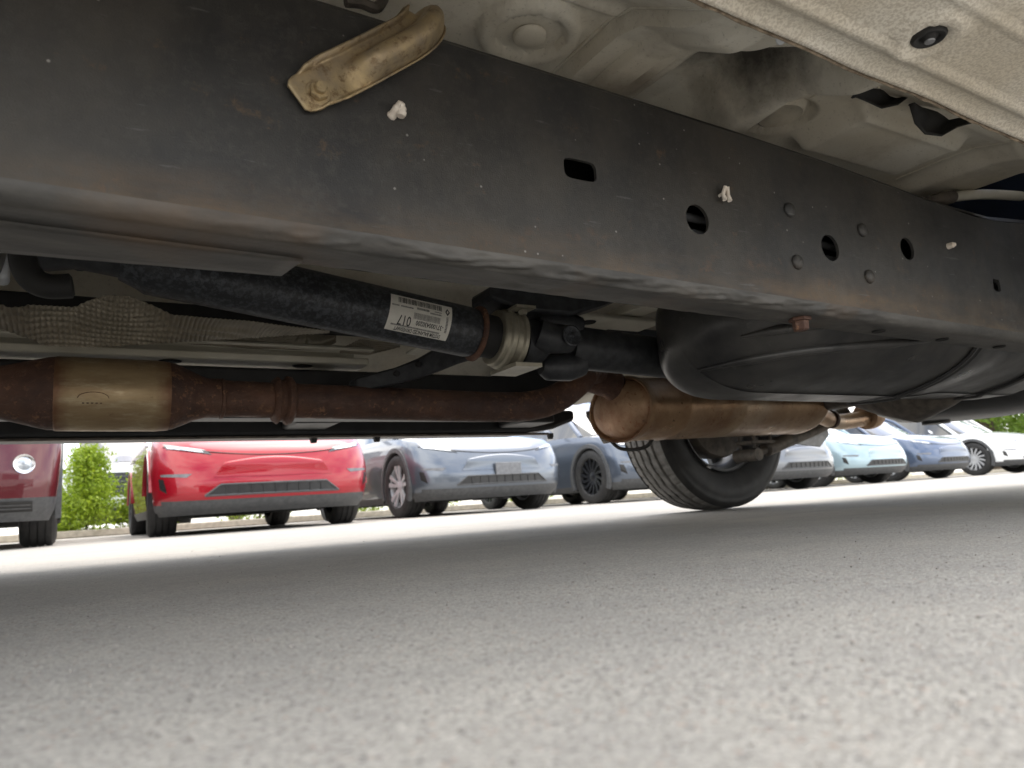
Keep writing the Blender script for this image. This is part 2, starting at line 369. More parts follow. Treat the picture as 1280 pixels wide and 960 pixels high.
# ================================================================== the truck
TO = Vector((.6, 1.42, 0))
truck = empty('pickup_truck', TO); truck['origin'] = tuple(TO)
tag(truck, 'pale pickup truck seen from below, black frame rail, driveshaft and rusty exhaust', 'truck')

# ---- near frame rail with real holes
XA, XB, YF, YI = -1.7, 2.55, .85, .935
def zt(x): return interp(x, [-1.7, .0, .63, .98, 1.33, 1.64, 1.82, 1.95, 2.12, 2.55], [.80, .778, .765, .756, .742, .720, .712, .716, .735, .78])
def zb(x): return .432 - .018 * x
def zmap(x, s): return zb(x) + .022 + s * (zt(x) - zb(x) - .037)
def sinv(x, z): return (z - zb(x) - .022) / (zt(x) - zb(x) - .037)
def hole_loop(kind, cx, cz, a, b, corners, n=32):
    ang = sorted([2 * pi * (i + .5) / n for i in range(n)] + [math.atan2(z_ - cz, x - cx) % (2 * pi) for x, z_ in corners]); out = []
    for t in ang:
        if kind == 'o': d = 1 / math.sqrt((cos(t) / a) ** 2 + (sin(t) / b) ** 2)
        else: d = ((abs(cos(t)) / a) ** 5 + (abs(sin(t)) / b) ** 5) ** (-1 / 5)
        out.append((cx + d * cos(t), cz + d * sin(t)))
    return out
holes = [('r', .655, .600, .031, .017, .57, .75), ('o', .898, .554, .0265, .027, .80, 1.0), ('o', 1.253, .547, .0265, .027, 1.16, 1.35),
         ('o', 1.519, .578, .0245, .025, 1.43, 1.61), ('r', 1.871, .530, .016, .015, 1.80, 1.94)]
web = MB(); inner_edge = MB(); xs = [XA]
for (k, cx, cz, a, b, x0, x1) in holes:
    for xc in np.linspace(xs[-1], x0, max(2, int((x0 - xs[-1]) / .05)))[1:]:
        p = xs[-1]; web.add([(p, YF, zmap(p, 0)), (xc, YF, zmap(xc, 0)), (xc, YF, zmap(xc, 1)), (p, YF, zmap(p, 1))], [(0, 1, 2, 3)]); xs.append(xc)
    zc0, zc1 = zmap(cx, 0), zmap(cx, 1)
    lp = hole_loop(k, cx, cz, a, b, [(x, z_) for x in (x0, x1) for z_ in (zc0, zc1)]); nn = len(lp); out = []
    for (px, pz) in lp:
        dx, dz = px - cx, pz - cz
        tx = ((x1 - cx) / dx if dx > 0 else (x0 - cx) / dx) if abs(dx) > 1e-9 else 9e9
        tz = ((zc1 - cz) / dz if dz > 0 else (zc0 - cz) / dz) if abs(dz) > 1e-9 else 9e9
        t = min(tx, tz); qx, qz = cx + dx * t, cz + dz * t
        out.append((qx, zmap(qx, (qz - zc0) / (zc1 - zc0))))
    v = [(p[0], YF, p[1]) for p in lp] + [(p[0], YF, p[1]) for p in out] + [(p[0], YF + .006, p[1]) for p in lp]
    f = []
    for i in range(nn):
        j = (i + 1) % nn; f.append((i, j, nn + j, nn + i)); f.append((j, i, 2*nn + i, 2*nn + j))
    web.add(v, f); xs.append(x1)
for xc in np.linspace(xs[-1], XB, 14)[1:]:
    p = xs[-1]; web.add([(p, YF, zmap(p, 0)), (xc, YF, zmap(xc, 0)), (xc, YF, zmap(xc, 1)), (p, YF, zmap(p, 1))], [(0, 1, 2, 3)]); xs.append(xc)
web_o = web.build('frame_rail', 'rail_coat', truck, smooth=False)
# wax-coated lower corner: rounded, with runs of wax
def corner(a, b):
    x = XA + (XB - XA) * a
    arc = b * 1.0
    th = pi / 2 * arc
    y = YF + .022 - .022 * cos(th); z_ = zb(x) + .022 - .022 * sin(th)
    amp = .0062 * sst(.05, .35, x) * (1 - sst(1.15, 1.6, x)) + .0008
    nn_ = noise.noise((x * 11, b * 2.4, 3.1)) + .75 * noise.noise((x * 26 + b * 3, b * 3.5, 8.2)) + .35 * noise.noise((x * 60, b * 5, 2.2))
    d = amp * max(-.3, nn_) * sin(pi * min(1, b * 1.05))
    return (x, y - d * cos(th), z_ - d * sin(th))
v, f = grid(700, 14, corner); mk('rounded_corner', v, f, 'rail_dust', web_o, loc=(0,0,0), ang=80)
def flange(a, b):
    x = XA + (XB - XA) * a; y = YF + .022 + b * (YI - YF - .022)
    amp = .0016 * sst(.05, .35, x) * (1 - sst(1.3, 1.7, x)) + .0004
    return (x, y, zb(x) - amp * noise.noise((x * 30, y * 60, 1.0)) * sin(pi * min(.5, b)))
v, f = grid(500, 8, flange); mk('bottom_flange', v, f, 'rail_dust', web_o, loc=(0,0,0), ang=80)
ib = MB()
for x0, x1 in zip(np.linspace(XA, XB, 21)[:-1], np.linspace(XA, XB, 21)[1:]):
    ib.add([(x0, YI, zb(x0)), (x1, YI, zb(x1)), (x1, YI, zt(x1)), (x0, YI, zt(x0))], [(3, 2, 1, 0)])
    ib.add([(x0, YF, zmap(x0, 1)), (x1, YF, zmap(x1, 1)), (x1, YF + .013, zt(x1)), (x0, YF + .013, zt(x0)), (x1, YI, zt(x1)), (x0, YI, zt(x0))], [(0, 1, 2, 3), (3, 2, 4, 5)])
ib.build('inner_web', 'black_steel', web_o, loc=(0,0,0))
# pipes seen through the holes
hb = MB(); hb.tube([(-.5, .90, .60), (2.2, .90, .565)], .008, 10); hb.tube([(-.5, .905, .575), (2.2, .905, .54)], .006, 10)
hb.build('brake_pipe', 'grey_steel', web_o, loc=(0,0,0))
# lapped reinforcing plate at the front of the rail
xe = .238
def lap(a, b):
    x = -1.7 + (xe + 1.7) * a - (.012 * b if a == 1 else 0); y1 = interp(x, [-1.7, -.1, xe], [1.03, 1.02, .985])
    return (x, .915 + (y1 - .915) * b, zb(x) - .003 - .0006 * noise.noise((x * 30, b * 5, 1)))
v, f = grid(60, 8, lap); po = mk('lap_plate', v, f, 'rail_dust', web_o, loc=(0,0,0), ang=60)
m_ = po.modifiers.new('solid', 'SOLIDIFY'); m_.thickness = .005; m_.offset = 1
# rivets, bolts, clips
def dome(o, ax, r, h, n=20):
    pr = [(r, 0), (r * 1.0, h * .25)] + [(r * cos(t), h * (.25 + .75 * sin(t))) for t in np.linspace(.25, pi/2 - .02, 6)]
    return lathe(pr, o, ax, n)
for (u, v_) in ((986, 263), (996, 328), (1077, 288), (1086, 346)):
    p = at(u, v_, YF); mb = MB(); mb.add(*dome((p[0], YF, p[2]), (0, -1, 0), .0145, .009)); mb.build('rivet', 'rail_coat', web_o, loc=(0,0,0))
def plastic_clip(u, v_, seed, kind):
    p = at(u, v_, YF); mb = MB(); r = random.Random(seed)
    if kind == 0:
        path = [(p[0]-.004, YF+.002, p[2]-.004), (p[0], YF-.008, p[2]+.001), (p[0]+.004, YF-.013, p[2]+.007), (p[0]+.007, YF-.012, p[2]+.002), (p[0]+.005, YF-.012, p[2]-.008)]
        mb.tube(smooth_path(path, 5), [.0055 + .0016 * r.random() for _ in range(21)], 10)
    elif kind == 1:
        for s in (-1, 1):
            mb.tube([(p[0] + s*.002, YF - .013, p[2] + .012), (p[0] + s*.0065, YF - .009, p[2] - .001), (p[0] + s*.006, YF - .012, p[2] - .013)], [.004, .0035, .0045], 8)
        mb.tube([(p[0] - .006, YF + .001, p[2] - .001), (p[0] - .005, YF - .012, p[2] + .001)], .003, 8)
    else:
        mb.tube([(p[0], YF, p[2]), (p[0], YF - .012, p[2])], [.0075, .0065], 10); mb.tube([(p[0]-.004, YF - .009, p[2]), (p[0] + .008, YF - .01, p[2] + .002)], .005, 8)
    mb.build('plastic_clip', 'clip_plastic', web_o, loc=(0,0,0), ang=60)
plastic_clip(492, 143, 1, 0); plastic_clip(902, 245, 2, 1); plastic_clip(1185, 308, 3, 2)
mb = MB(); p = (1.19, .893, zb(1.19)); mb.lathe([(.014, .002), (.021, .0), (.021, -.006), (.0155, -.007), (.0145, -.022), (.012, -.025)], p, (0, 0, 1), 6)
mb.build('flange_bolt', 'rust_pipe', web_o, loc=(0,0,0), ang=25)
for (x, y) in ((1.46, .905), (1.70, .905), (1.95, .905)):
    mb = MB(); mb.lathe([(.0, -.001), (.009, -.001), (.013, -.0022), (.0145, .001)], (x, y, zb(x) - .001), (0, 0, 1), 16)
    mb.build('flange_hole', 'dark_void', web_o, loc=(0,0,0))
# zinc hat-section bracket bolted to the rail
path = [(368, 127, 0), (405, 109, 0), (440, 92, 0), (478, 72, 0), (505, 57, 0), (521, 44, 0), (529, 30, .006), (531, 18, .025), (531, 10, .06)]
path = [(q[0], y_, q[2]) for q, y_ in ((at(u, v_, YF), y_) for u, v_, y_ in path)]
P = smooth_path(path, 6); v = []; prof = []
for i in range(21):
    s = -1 + 2 * i / 20
    d = interp(s, [-1, -.93, -.82, -.68, -.45, -.2, .05, .2, .32, .5, .8, .92, 1], [.018, .012, .014, .026, .040, .044, .040, .026, .012, .009, .009, .012, .022])
    prof.append((s * .0315, d))
K = len(P)
for i, p in enumerate(P):
    t = (P[min(i+1, K-1)] - P[max(i-1, 0)]); t.y = 0; t.normalize(); nrm = Vector((-t.z, 0, t.x))
    flat = sst(.20, .30, i / K)
    wk = .55 + .45 * math.sqrt(min(1.0, i / 7)) if i < 7 else 1.0
    for (s, d) in prof:
        s = s * wk; q = p + nrm * s; dd = min(d, .008 + (d - .008) * flat) if abs(s) < .028 else d
        v.append((q.x, YF - dd + p.y, q.z))
f = [(i*21+j, i*21+j+1, (i+1)*21+j+1, (i+1)*21+j) for i in range(K-1) for j in range(20)]
br = mk('zinc_bracket', v, f, 'zinc_gold', truck, ang=60); m_ = br.modifiers.new('solid', 'SOLIDIFY'); m_.thickness = .003
q = at(397, 117, YF - .01); mb = MB(); p = (q[0], YF - .008, q[2]); mb.lathe([(.017, 0), (.017, .003), (.0155, .0045)], p, (0, -1, 0), 24); mb.lathe([(.0125, .004), (.0125, .011), (.011, .013)], p, (0, -1, 0), 6)
mb.lathe([(.0075, .012), (.0075, .02), (.006, .022)], p, (0, -1, 0), 14)
mb.build('bolt', 'zinc_gold', br, loc=(0,0,0), ang=30)
mb = MB(); mb.tube(smooth_path([at(432, 2, .9), at(452, 4, .9), at(470, 10, .9), at(480, -2, .92)], 5), .008, 8)
mb.build('pipe_clip', 'dirty_steel', br, loc=(0,0,0))

# ---- near rocker: underseal-coated sill underside
def rz(x): return .672 - .030 * (x - .6)
RP = [(.335, .10), (.335, .03), (.345, .008), (.36, .0), (.385, -.001), (.39, -.004), (.398, -.0045), (.404, -.001), (.43, .0), (.452, .0), (.482, -.001), (.488, -.006), (.496, -.007), (.502, -.002), (.512, .004), (.528, .003), (.534, -.003), (.541, -.004), (.544, .0), (.5445, .010)]
def dist_boss(x, y): return math.hypot(x - .938, (y - .453))
v = []; nx = 330; f = []
ks = []
for a, b in zip(RP[:-1], RP[1:]):
    k = max(1, int(math.hypot(b[0]-a[0], b[1]-a[1]) / .0045))
    for j in range(k): ks.append((a[0] + (b[0]-a[0])*j/k, a[1] + (b[1]-a[1])*j/k))
ks.append(RP[-1])
for i in range(nx):
    x = -1.4 + 3.55 * i / (nx - 1)
    for (y, dz) in ks:
        d = dist_boss(x, y); bz = -.007 * sst(.052, .040, d) * sst(.012, .03, d) + .004 * sst(.026, .02, d)
        yy = y + (.004 * noise.noise((x * 6, 0, 1)) if y > .53 else 0)
        v.append((x, yy, rz(x) + dz + (bz if dz < .02 else 0) + .0006 * noise.noise((x * 40, y * 60, 0))))
nk = len(ks); f = [(i*nk+j, (i+1)*nk+j, (i+1)*nk+j+1, i*nk+j+1) for i in range(nx-1) for j in range(nk-1)]
rk = mk('rocker_panel', v, f, 'underseal', truck, ang=70)
sm = MB(); sm.tube([(x, .5465 + .004 * noise.noise((x * 6, 0, 1)), rz(x) - .001 + .002 * noise.noise((x * 31, 4, 1))) for x in np.linspace(-1.4, 2.15, 260)], [.0028 + .0016 * noise.noise((x * 47, 2, 2)) for x in np.linspace(-1.4, 2.15, 260)], 6)
sm.build('weld_seam', 'seam_dirt', rk, loc=(0,0,0))
mb = MB(); mb.lathe([(.0, .010), (.0075, .010), (.0085, .006), (.012, .004), (.014, .007), (.019, .008), (.0215, .005), (.0225, -.003)], (.938, .453, rz(.938) + .001), (0, 0, -1), 32)
mb.build('grommet', 'rubber', rk, loc=(0,0,0), ang=50)
mb = MB(); mb.lathe([(.0, .007), (.006, .0065), (.0075, .002), (.0085, .0)], (.938, .453, rz(.938) - .004), (0, 0, -1), 20)
mb.build('plug', 'grey_steel', rk, loc=(0,0,0), ang=60)

# ---- cab floor pressing
def floor_z(x, y):
    ym = y if y < 1.42 else 2.84 - y
    b = interp(ym, [.54, .60, .78, .84, 1.05, 1.15, 1.30, 1.42], [.688, .735, .862, .878, .885, .90, 1.02, 1.04])
    if y > 1.42:
        b = interp(y, [1.42, 1.54, 1.70, 1.95, 2.06, 2.16, 2.28, 2.36], [1.04, 1.02, .90, .87, .80, .62, .50, .47])
        return b + .006 * sin(x * 40) * sst(2.0, 2.1, y)
    b -= .02 * sst(.2, 1.0, x) * 0
    d = math.hypot(x - .63, y - .925)
    b += -.016 * sst(.090, .085, d) * sst(.058, .063, d) - .004 * sst(.060, .052, d)
    k = sst(.58, .70, ym)
    b += -.030 * k * sst(.742, .748, x) * (1 - sst(.885, .893, x))
    b += -.016 * k * sst(.790, .797, x) * (1 - sst(.842, .849, x))
    b += .085 * k * sst(.935, .952, x) * (1 - sst(1.09, 1.15, x))
    b += -.010 * k * sst(.905, .911, x) * (1 - sst(.928, .934, x))
    b += -.008 * sst(.80, .806, y) * (1 - sst(.818, .824, y)) * (1 - sst(.72, .74, x))
    wv = 1.15 + .18 * (y - .9)
    b += -.050 * k * sst(wv - .06, wv, x) * (1 - sst(wv + .02, wv + .075, x))
    d = math.hypot(x - 1.285, y - .945)
    b += .020 * sst(.075, .066, d) - .012 * sst(.058, .052, d)
    e = sst(1.37, 1.405, x) * (1 - sst(1.74, 1.79, x)) * sst(.80, .825, ym) * (1 - sst(.98, 1.0, ym))
    b += -.038 * e
    e = sst(1.42, 1.50, x) * (1 - sst(1.90, 2.0, x)) * sst(.66, .69, ym) * (1 - sst(.745, .775, ym))
    b += .022 * e
    b += -.030 * sst(1.88, 1.93, x) * sst(.62, .74, ym)
    b += .003 * noise.noise((x * 7, y * 7, 0))
    return b
def fl(a, b): x = -1.45 + 3.52 * a; y = .548 + (2.36 - .548) * b; return (x, y, floor_z(x, y))
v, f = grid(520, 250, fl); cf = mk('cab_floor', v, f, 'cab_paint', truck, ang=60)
for (x0_, x1_, ya_, yb_) in ((.735, .735, .60, 1.02), (.90, .90, .62, 1.02), (1.245, 1.275, .70, .86), (1.86, 1.86, .60, 1.04)):
    pts = [(x0_ + (x1_ - x0_) * i / 30, ya_ + (yb_ - ya_) * i / 30) for i in range(31)]
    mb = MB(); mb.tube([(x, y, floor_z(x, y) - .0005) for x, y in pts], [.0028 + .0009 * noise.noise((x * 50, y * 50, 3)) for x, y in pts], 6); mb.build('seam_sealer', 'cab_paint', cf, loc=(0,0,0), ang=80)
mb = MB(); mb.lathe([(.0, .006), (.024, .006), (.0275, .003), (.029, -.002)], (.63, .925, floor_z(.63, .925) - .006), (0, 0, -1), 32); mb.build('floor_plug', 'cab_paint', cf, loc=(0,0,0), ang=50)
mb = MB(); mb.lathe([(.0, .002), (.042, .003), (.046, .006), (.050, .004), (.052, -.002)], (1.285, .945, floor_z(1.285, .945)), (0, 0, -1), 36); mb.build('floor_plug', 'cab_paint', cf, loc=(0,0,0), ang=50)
p = at(977, 45, .585); mb = MB(); mb.add(*dome((p[0], p[1], p[2]), (0.1, -.72, -.62), .0115, .005)); mb.build('white_plug', 'plug_white', cf, loc=(0,0,0), ang=60)
# torn black sealer flaps
def flap(pts, Y, name='sealer_flap'):
    vs = []; 
    for i, (u, v0, v1) in enumerate(pts):
        for k in range(6):
            t = k / 5; q = at(u, v0 + (v1 - v0) * t, Y); q[1] -= .012 * sin(t * 3 + i); vs.append(q)
    fs = [(i*6+k, i*6+k+1, (i+1)*6+k+1, (i+1)*6+k) for i in range(len(pts)-1) for k in range(5)]
    o = mk(name, vs, fs, 'rubber', cf, ang=80, loc=(0,0,0)); m = o.modifiers.new('solid', 'SOLIDIFY'); m.thickness = .003
flap([(1064, 108, 124), (1075, 109, 119), (1090, 112, 122), (1105, 115, 133), (1118, 117, 132), (1128, 119, 124)], .72)
flap([(1136, 130, 134), (1150, 138, 152), (1165, 143, 164), (1180, 146, 168), (1192, 147, 160), (1210, 143, 156), (1228, 148, 158), (1240, 154, 157)], .70)
# hose and connector above the rail
mb = MB(); mb.tube(smooth_path([at(1186, 247, .96), at(1228, 243, .95), at(1285, 246, .94), at(1345, 252, .935)], 8), .0135, 14); mb.build('fuel_hose', 'floor_far', truck, ang=60)
hs = [o for o in truck.children if o.name.startswith('fuel_hose')][0]
mb = MB(); mb.tube([at(1160, 250, .97), at(1176, 248, .965), at(1178, 248, .965), at(1190, 246, .96)], [.011, .013, .018, .0175], 14); mb.build('hose_connector', 'dirty_steel', hs, loc=(0,0,0))
mb = MB(); mb.box(2.30, 2.33, .50, 2.3, .60, .995); mb.build('splash_liner', 'navy_plastic', truck, bevel=.04)

# ---- driveshaft
YD = 1.42
def sh(x): return Vector((x, YD, .581 - .136 * x))
sdir = (sh(1) - sh(0)).normalized()
drv = MB(); drv.tube([sh(.045), sh(.075), sh(.09), sh(.70), sh(.735), sh(.75)], [.040, .050, .057, .057, .057, .053], 48)
ds = drv.build('driveshaft', 'shaft_paint', truck, ang=35)
mb = MB(); mb.tube([sh(-.11), sh(-.06), sh(-.02), sh(.05)], [.05, .05, .036, .036], 24)
p = sh(-.02); mb.tube([(p.x, p.y - .062, p.z - .002), (p.x, p.y + .062, p.z)], .021, 20)
mb.tube([(p.x - .045, p.y - .05, p.z + .03), (p.x, p.y - .052, p.z), (p.x + .06, p.y - .04, p.z)], [.022, .03, .03], 14)
mb.build('front_yoke', 'shaft_black', ds, loc=(0,0,0), ang=40)
# part label wrapped on the shaft
side = Vector((0, -1, 0)); upv = sdir.cross(side).normalized() * 1; upv = upv if upv.z > 0 else -upv
RL = .0576
def wrap(s, h, r):           # s metres along the shaft, h metres of arc upwards
    ph = h / .0535; c0 = sh(.60); return c0 + sdir * s + (side * cos(ph) + upv * sin(ph)) * r
H0 = -.008
v, f = grid(24, 20, lambda a, b: wrap(-.070 + .140 * a + .004 * (b - .5), H0 + (-.038 + .076 * b), RL))
lab = mk('part_label', v, f, 'label_paper', ds, loc=(0,0,0), ang=80)
ink = MB(); ink2 = MB()
def bar(m, s0, s1, h0, h1):
    k = 4; vv = []
    for j in range(k + 1):
        h_ = h0 + (h1 - h0) * j / k; vv += [wrap(s0, H0 + h_, RL + .0003), wrap(s1, H0 + h_, RL + .0003)]
    m.add(vv, [(2*j, 2*j+1, 2*j+3, 2*j+2) for j in range(k)])
rr = random.Random(3); s = -.052
while s < .046:
    wd = rr.choice((.0007, .0011, .0017)); bar(ink, s, s + wd, .021, .034); s += wd + rr.choice((.0007, .001, .0015))
s = -.016
while s < .044:
    wd = rr.choice((.0006, .0009)); bar(ink2, s, s + wd, -.006, .0065); s += wd + .0008
def text(m, txt, s_right, h_top, size, xs=1.0):
    """lettering read upside down: its baseline points up the shaft's side"""
    cu = bpy.data.curves.new('t', 'FONT'); cu.body = txt; cu.size = size; cu.resolution_u = 2; cu.offset = .0003
    to = bpy.data.objects.new('t', cu); C.objects.link(to); dg = bpy.context.evaluated_depsgraph_get()
    me = to.evaluated_get(dg).to_mesh(); vs = [v.co.copy() for v in me.vertices]; fs = [tuple(p.vertices) for p in me.polygons]
    bm = bmesh.new(); bm.from_mesh(me); bmesh.ops.triangulate(bm, faces=bm.faces)
    for _ in range(2):
        bmesh.ops.subdivide_edges(bm, edges=[e for e in bm.edges if e.calc_length() > .003], cuts=2); bmesh.ops.triangulate(bm, faces=bm.faces)
    vs = [v.co.copy() for v in bm.verts]; bm.verts.index_update(); fs = [tuple(v.index for v in f.verts) for f in bm.faces]; bm.free()
    to.to_mesh_clear(); bpy.data.objects.remove(to); bpy.data.curves.remove(cu)
    m.add([wrap(s_right - c.x * xs, H0 + h_top - c.y, RL + .0003) for c in vs], fs)
text(ink, 'SYSTEM BALANCED DRIVESHAFT', .052, -.0275, .0115, .62)
text(ink, '-371000430200', .054, -.0085, .0135, .74)
text(ink, '017', -.020, -.004, .0285, .70)
for (s0, s1, h0, h1) in ((-.062, .048, -.0258, -.0225), (-.066, -.05, .0125, .0155), (-.046, -.018, .0125, .0155), (.020, .046, .010, .0135), (.030, .046, .0155, .018), (-.010, .018, .0135, .018)):
    s = s0
    while s < s1: wd = rr.uniform(.0012, .0024); bar(ink2, s, min(s1, s + wd), h0, h1); s += wd + .0007
dm = []
for k in range(4):
    a0 = pi/2 * k; a1 = a0 + pi/2
    ink.add([wrap(.060 + .0055*cos(a0), H0 + .022 + .0085*sin(a0), RL+.0003), wrap(.060 + .0055*cos(a1), H0 + .022 + .0085*sin(a1), RL+.0003),
             wrap(.060 + .0025*cos(a1), H0 + .022 + .004*sin(a1), RL+.0003), wrap(.060 + .0025*cos(a0), H0 + .022 + .004*sin(a0), RL+.0003)], [(0, 1, 2, 3)])
h_ = -.021
while h_ < .010: wd = rr.uniform(.0014, .0024); bar(ink2, .0575, .0625, h_, h_ + wd); h_ += wd + .0008
tag(ink.build('label_print', 'ink', lab, loc=(0,0,0), smooth=False), kind='stuff'); tag(ink2.build('label_small_print', 'ink_grey', lab, loc=(0,0,0), smooth=False), kind='stuff')
# centre bearing: dust ring, rubber, zinc clamp
mb = MB(); mb.lathe([(.040, .0), (.060, .002), (.064, .006), (.064, .010), (.058, .012), (.045, .012)], sh(.748), sdir, 40); mb.build('dust_ring', 'rust_pipe', ds, loc=(0,0,0), ang=40)
mb = MB(); mb.lathe([(.046, .01), (.050, .014), (.05, .06), (.04, .065)], sh(.752), sdir, 32); mb.build('bearing_rubber', 'rubber', ds, loc=(0,0,0))
cbp = [(.054, .0), (.063, .001), (.066, .004), (.066, .014), (.071, .018), (.072, .028), (.067, .033), (.067, .046), (.072, .05), (.072, .058), (.066, .062), (.055, .063)]
cb = MB(); cb.lathe(cbp, sh(.80), sdir, 48)
c0 = sh(.835)
cb.box(c0.x - .025, c0.x + .025, YD - .10, YD - .06, c0.z + .052, c0.z + .058)
cb.box(c0.x - .02, c0.x + .05, YD - .07, YD + .05, c0.z - .075, c0.z - .066)
cbo = cb.build('bearing_clamp', 'zinc_dull', truck, ang=35)
mb = MB(); mb.lathe([(.011, 0), (.011, .008), (.009, .010)], (c0.x, YD - .082, c0.z + .05), (0, 0, -1), 6); mb.build('clamp_bolt', 'zinc_dull', cbo, loc=(0,0,0), ang=30)
# yokes, cross and rear tube
def sr(x): return Vector((x, YD + .01 * (x - .9), .466 - .045 * (x - .9)))
rd = (sr(1) - sr(0)).normalized()
rear = MB(); rear.tube([sr(1.01), sr(1.03), sr(1.05), sr(2.15)], [.040, .050, .053, .053], 40); ro = rear.build('rear_driveshaft', 'shaft_black', truck, ang=40)
mb = MB(); mb.tube([sr(.868), sr(.90), sr(.93)], [.058, .056, .048], 28)
p = sr(.955)
for s in (-1, 1):
    v, f = tube([p + Vector((-.06, s * .046, -.012 * s)), p + Vector((-.03, s * .056, 0)), p + Vector((.018, s * .060, 0)), p + Vector((.030, s * .060, 0))], [.036, .036, .033, .020], 16); mb.add(v, f)
mb.build('joint_yoke', 'shaft_black', ro, loc=(0,0,0), ang=50)
mb = MB()
for s in (-1, 1):
    v, f = tube([p + Vector((.085, 0, s * .042)), p + Vector((.05, 0, s * .054)), p + Vector((-.01, 0, s * .058)), p + Vector((-.028, 0, s * .056))], [.034, .034, .030, .018], 14); mb.add(v, f)
mb.build('rear_yoke', 'shaft_black', ro, loc=(0,0,0), ang=50)
mb = MB(); mb.lathe([(.017, .0), (.024, .001), (.025, .004), (.022, .005), (.019, .003), (.006, .004), (.004, .007), (.0, .008)], p + Vector((0, -.094, 0)), (0, -1, 0), 28)
mb.build('bearing_cap', 'shaft_paint', ro, loc=(0,0,0), ang=40)

# ---- cross-member carrying the bearing, and light floor pressings beyond it
mb = MB()
def arm(pts, hw, hz, Y2=None):
    vs = []
    for (u, v_, Y, wz) in pts:
        q = Vector(at(u, v_, Y))
        vs += [q + Vector((0, -hw, -wz)), q + Vector((0, hw, -wz)), q + Vector((0, hw, wz)), q + Vector((0, -hw, wz))]
    fs = []
    for i in range(len(pts) - 1):
        for k in range(4): fs.append((i*4+k, i*4+(k+1)%4, (i+1)*4+(k+1)%4, (i+1)*4+k))
    fs += [(3, 2, 1, 0), tuple(range(len(vs) - 4, len(vs)))]
    return vs, fs
cm = MB(); cm.add(*arm([(440, 484, 1.80, .020), (490, 472, 1.76, .022), (520, 462, 1.72, .026), (548, 449, 1.66, .032), (575, 436, 1.58, .035), (610, 428, 1.5, .03)], .03, .02))
cmo = cm.build('cross_member', 'shaft_black', truck, bevel=.006, ang=35)
for (u, v_, Y) in ((523, 455, 1.685), (496, 467, 1.725)):
    q = at(u, v_, Y); mb = MB(); mb.lathe([(.0, .004), (.007, .004), (.008, .0), (.0085, -.004)], q, (-.1, -1, -.3), 14); mb.build('arm_hole', 'dark_void', cmo, loc=(0,0,0))
mb = MB()   # black hanger over the bearing
mb.add(*arm([(600, 372, 1.45, .015), (640, 380, 1.42, .03), (700, 386, 1.42, .028), (760, 378, 1.42, .008)], .05, .02)); mb.build('bearing_hanger', 'shaft_black', truck, bevel=.008)
mb = MB(); x0, x1 = 1.02, 1.28
mb.box(1.03, 1.50, 1.60, 1.72, .600, .612); mb.box(1.34, 1.42, 1.45, 2.1, .615, .64)
so = mb.build('tunnel_brace', 'floor_far', truck, bevel=.004)
q = at(743, 391, 1.62); mb = MB(); mb.lathe([(.0, .003), (.022, .003), (.025, .0)], (q[0], 1.655, .5995), (0, 0, -1), 20); mb.build('brace_hole', 'dark_void', so, loc=(0,0,0))
# light channel along the far floor with oval holes
mb = MB(); mb.box(-.9, .70, 1.98, 2.13, .515, .535); mb.box(-.9, .70, 2.11, 2.13, .535, .60); mb.box(-.9, .70, 1.93, 1.98, .545, .555)
so = mb.build('floor_channel', 'floor_far', truck, bevel=.006)
for x in (-.28, .18, .52):
    mb = MB(); v, f = lathe([(.0, .002), (.026, .002), (.030, -.001)], (0, 0, 0), (0, 0, -1), 20); mb.add([(x + p.x * 1.0, 2.03 + p.y * .8, .5148 + p.z) for p in map(Vector, v)], f); mb.build('channel_hole', 'dark_void', so, loc=(0,0,0))
mb = MB(); mb.box(.74, 1.06, 1.62, 1.80, .508, .516); mb.build('bearing_shelf', 'floor_far', truck, bevel=.004)
# gearbox side, hose at the left edge
mb = MB(); mb.tube(smooth_path([at(28, 300, 1.3), at(30, 330, 1.3), at(42, 350, 1.3), at(62, 358, 1.3), at(92, 357, 1.3)], 6), [.020]*24 + [.014], 14, True); mb.build('drain_hose', 'rubber', truck)
mb = MB(); mb.tube([(-1.3, 1.42, .66), (-.5, 1.42, .64), (-.3, 1.42, .62), (-.13, 1.42, .60)], [.2, .17, .10, .075], 28); mb.build('gearbox', 'grey_steel', truck)
mb = MB(); mb.box(-.9, .80, 1.86, 1.90, .575, .625); mb.build('gap_shade_box', 'black_steel', truck, bevel=.006)  # black box added to stand for the dark gap above the heat shield
mb = MB(); mb.box(-.20, -.13, 1.50, 1.56, .545, .70); mb.build('gearbox_mount', 'plug_white', truck, bevel=.008)

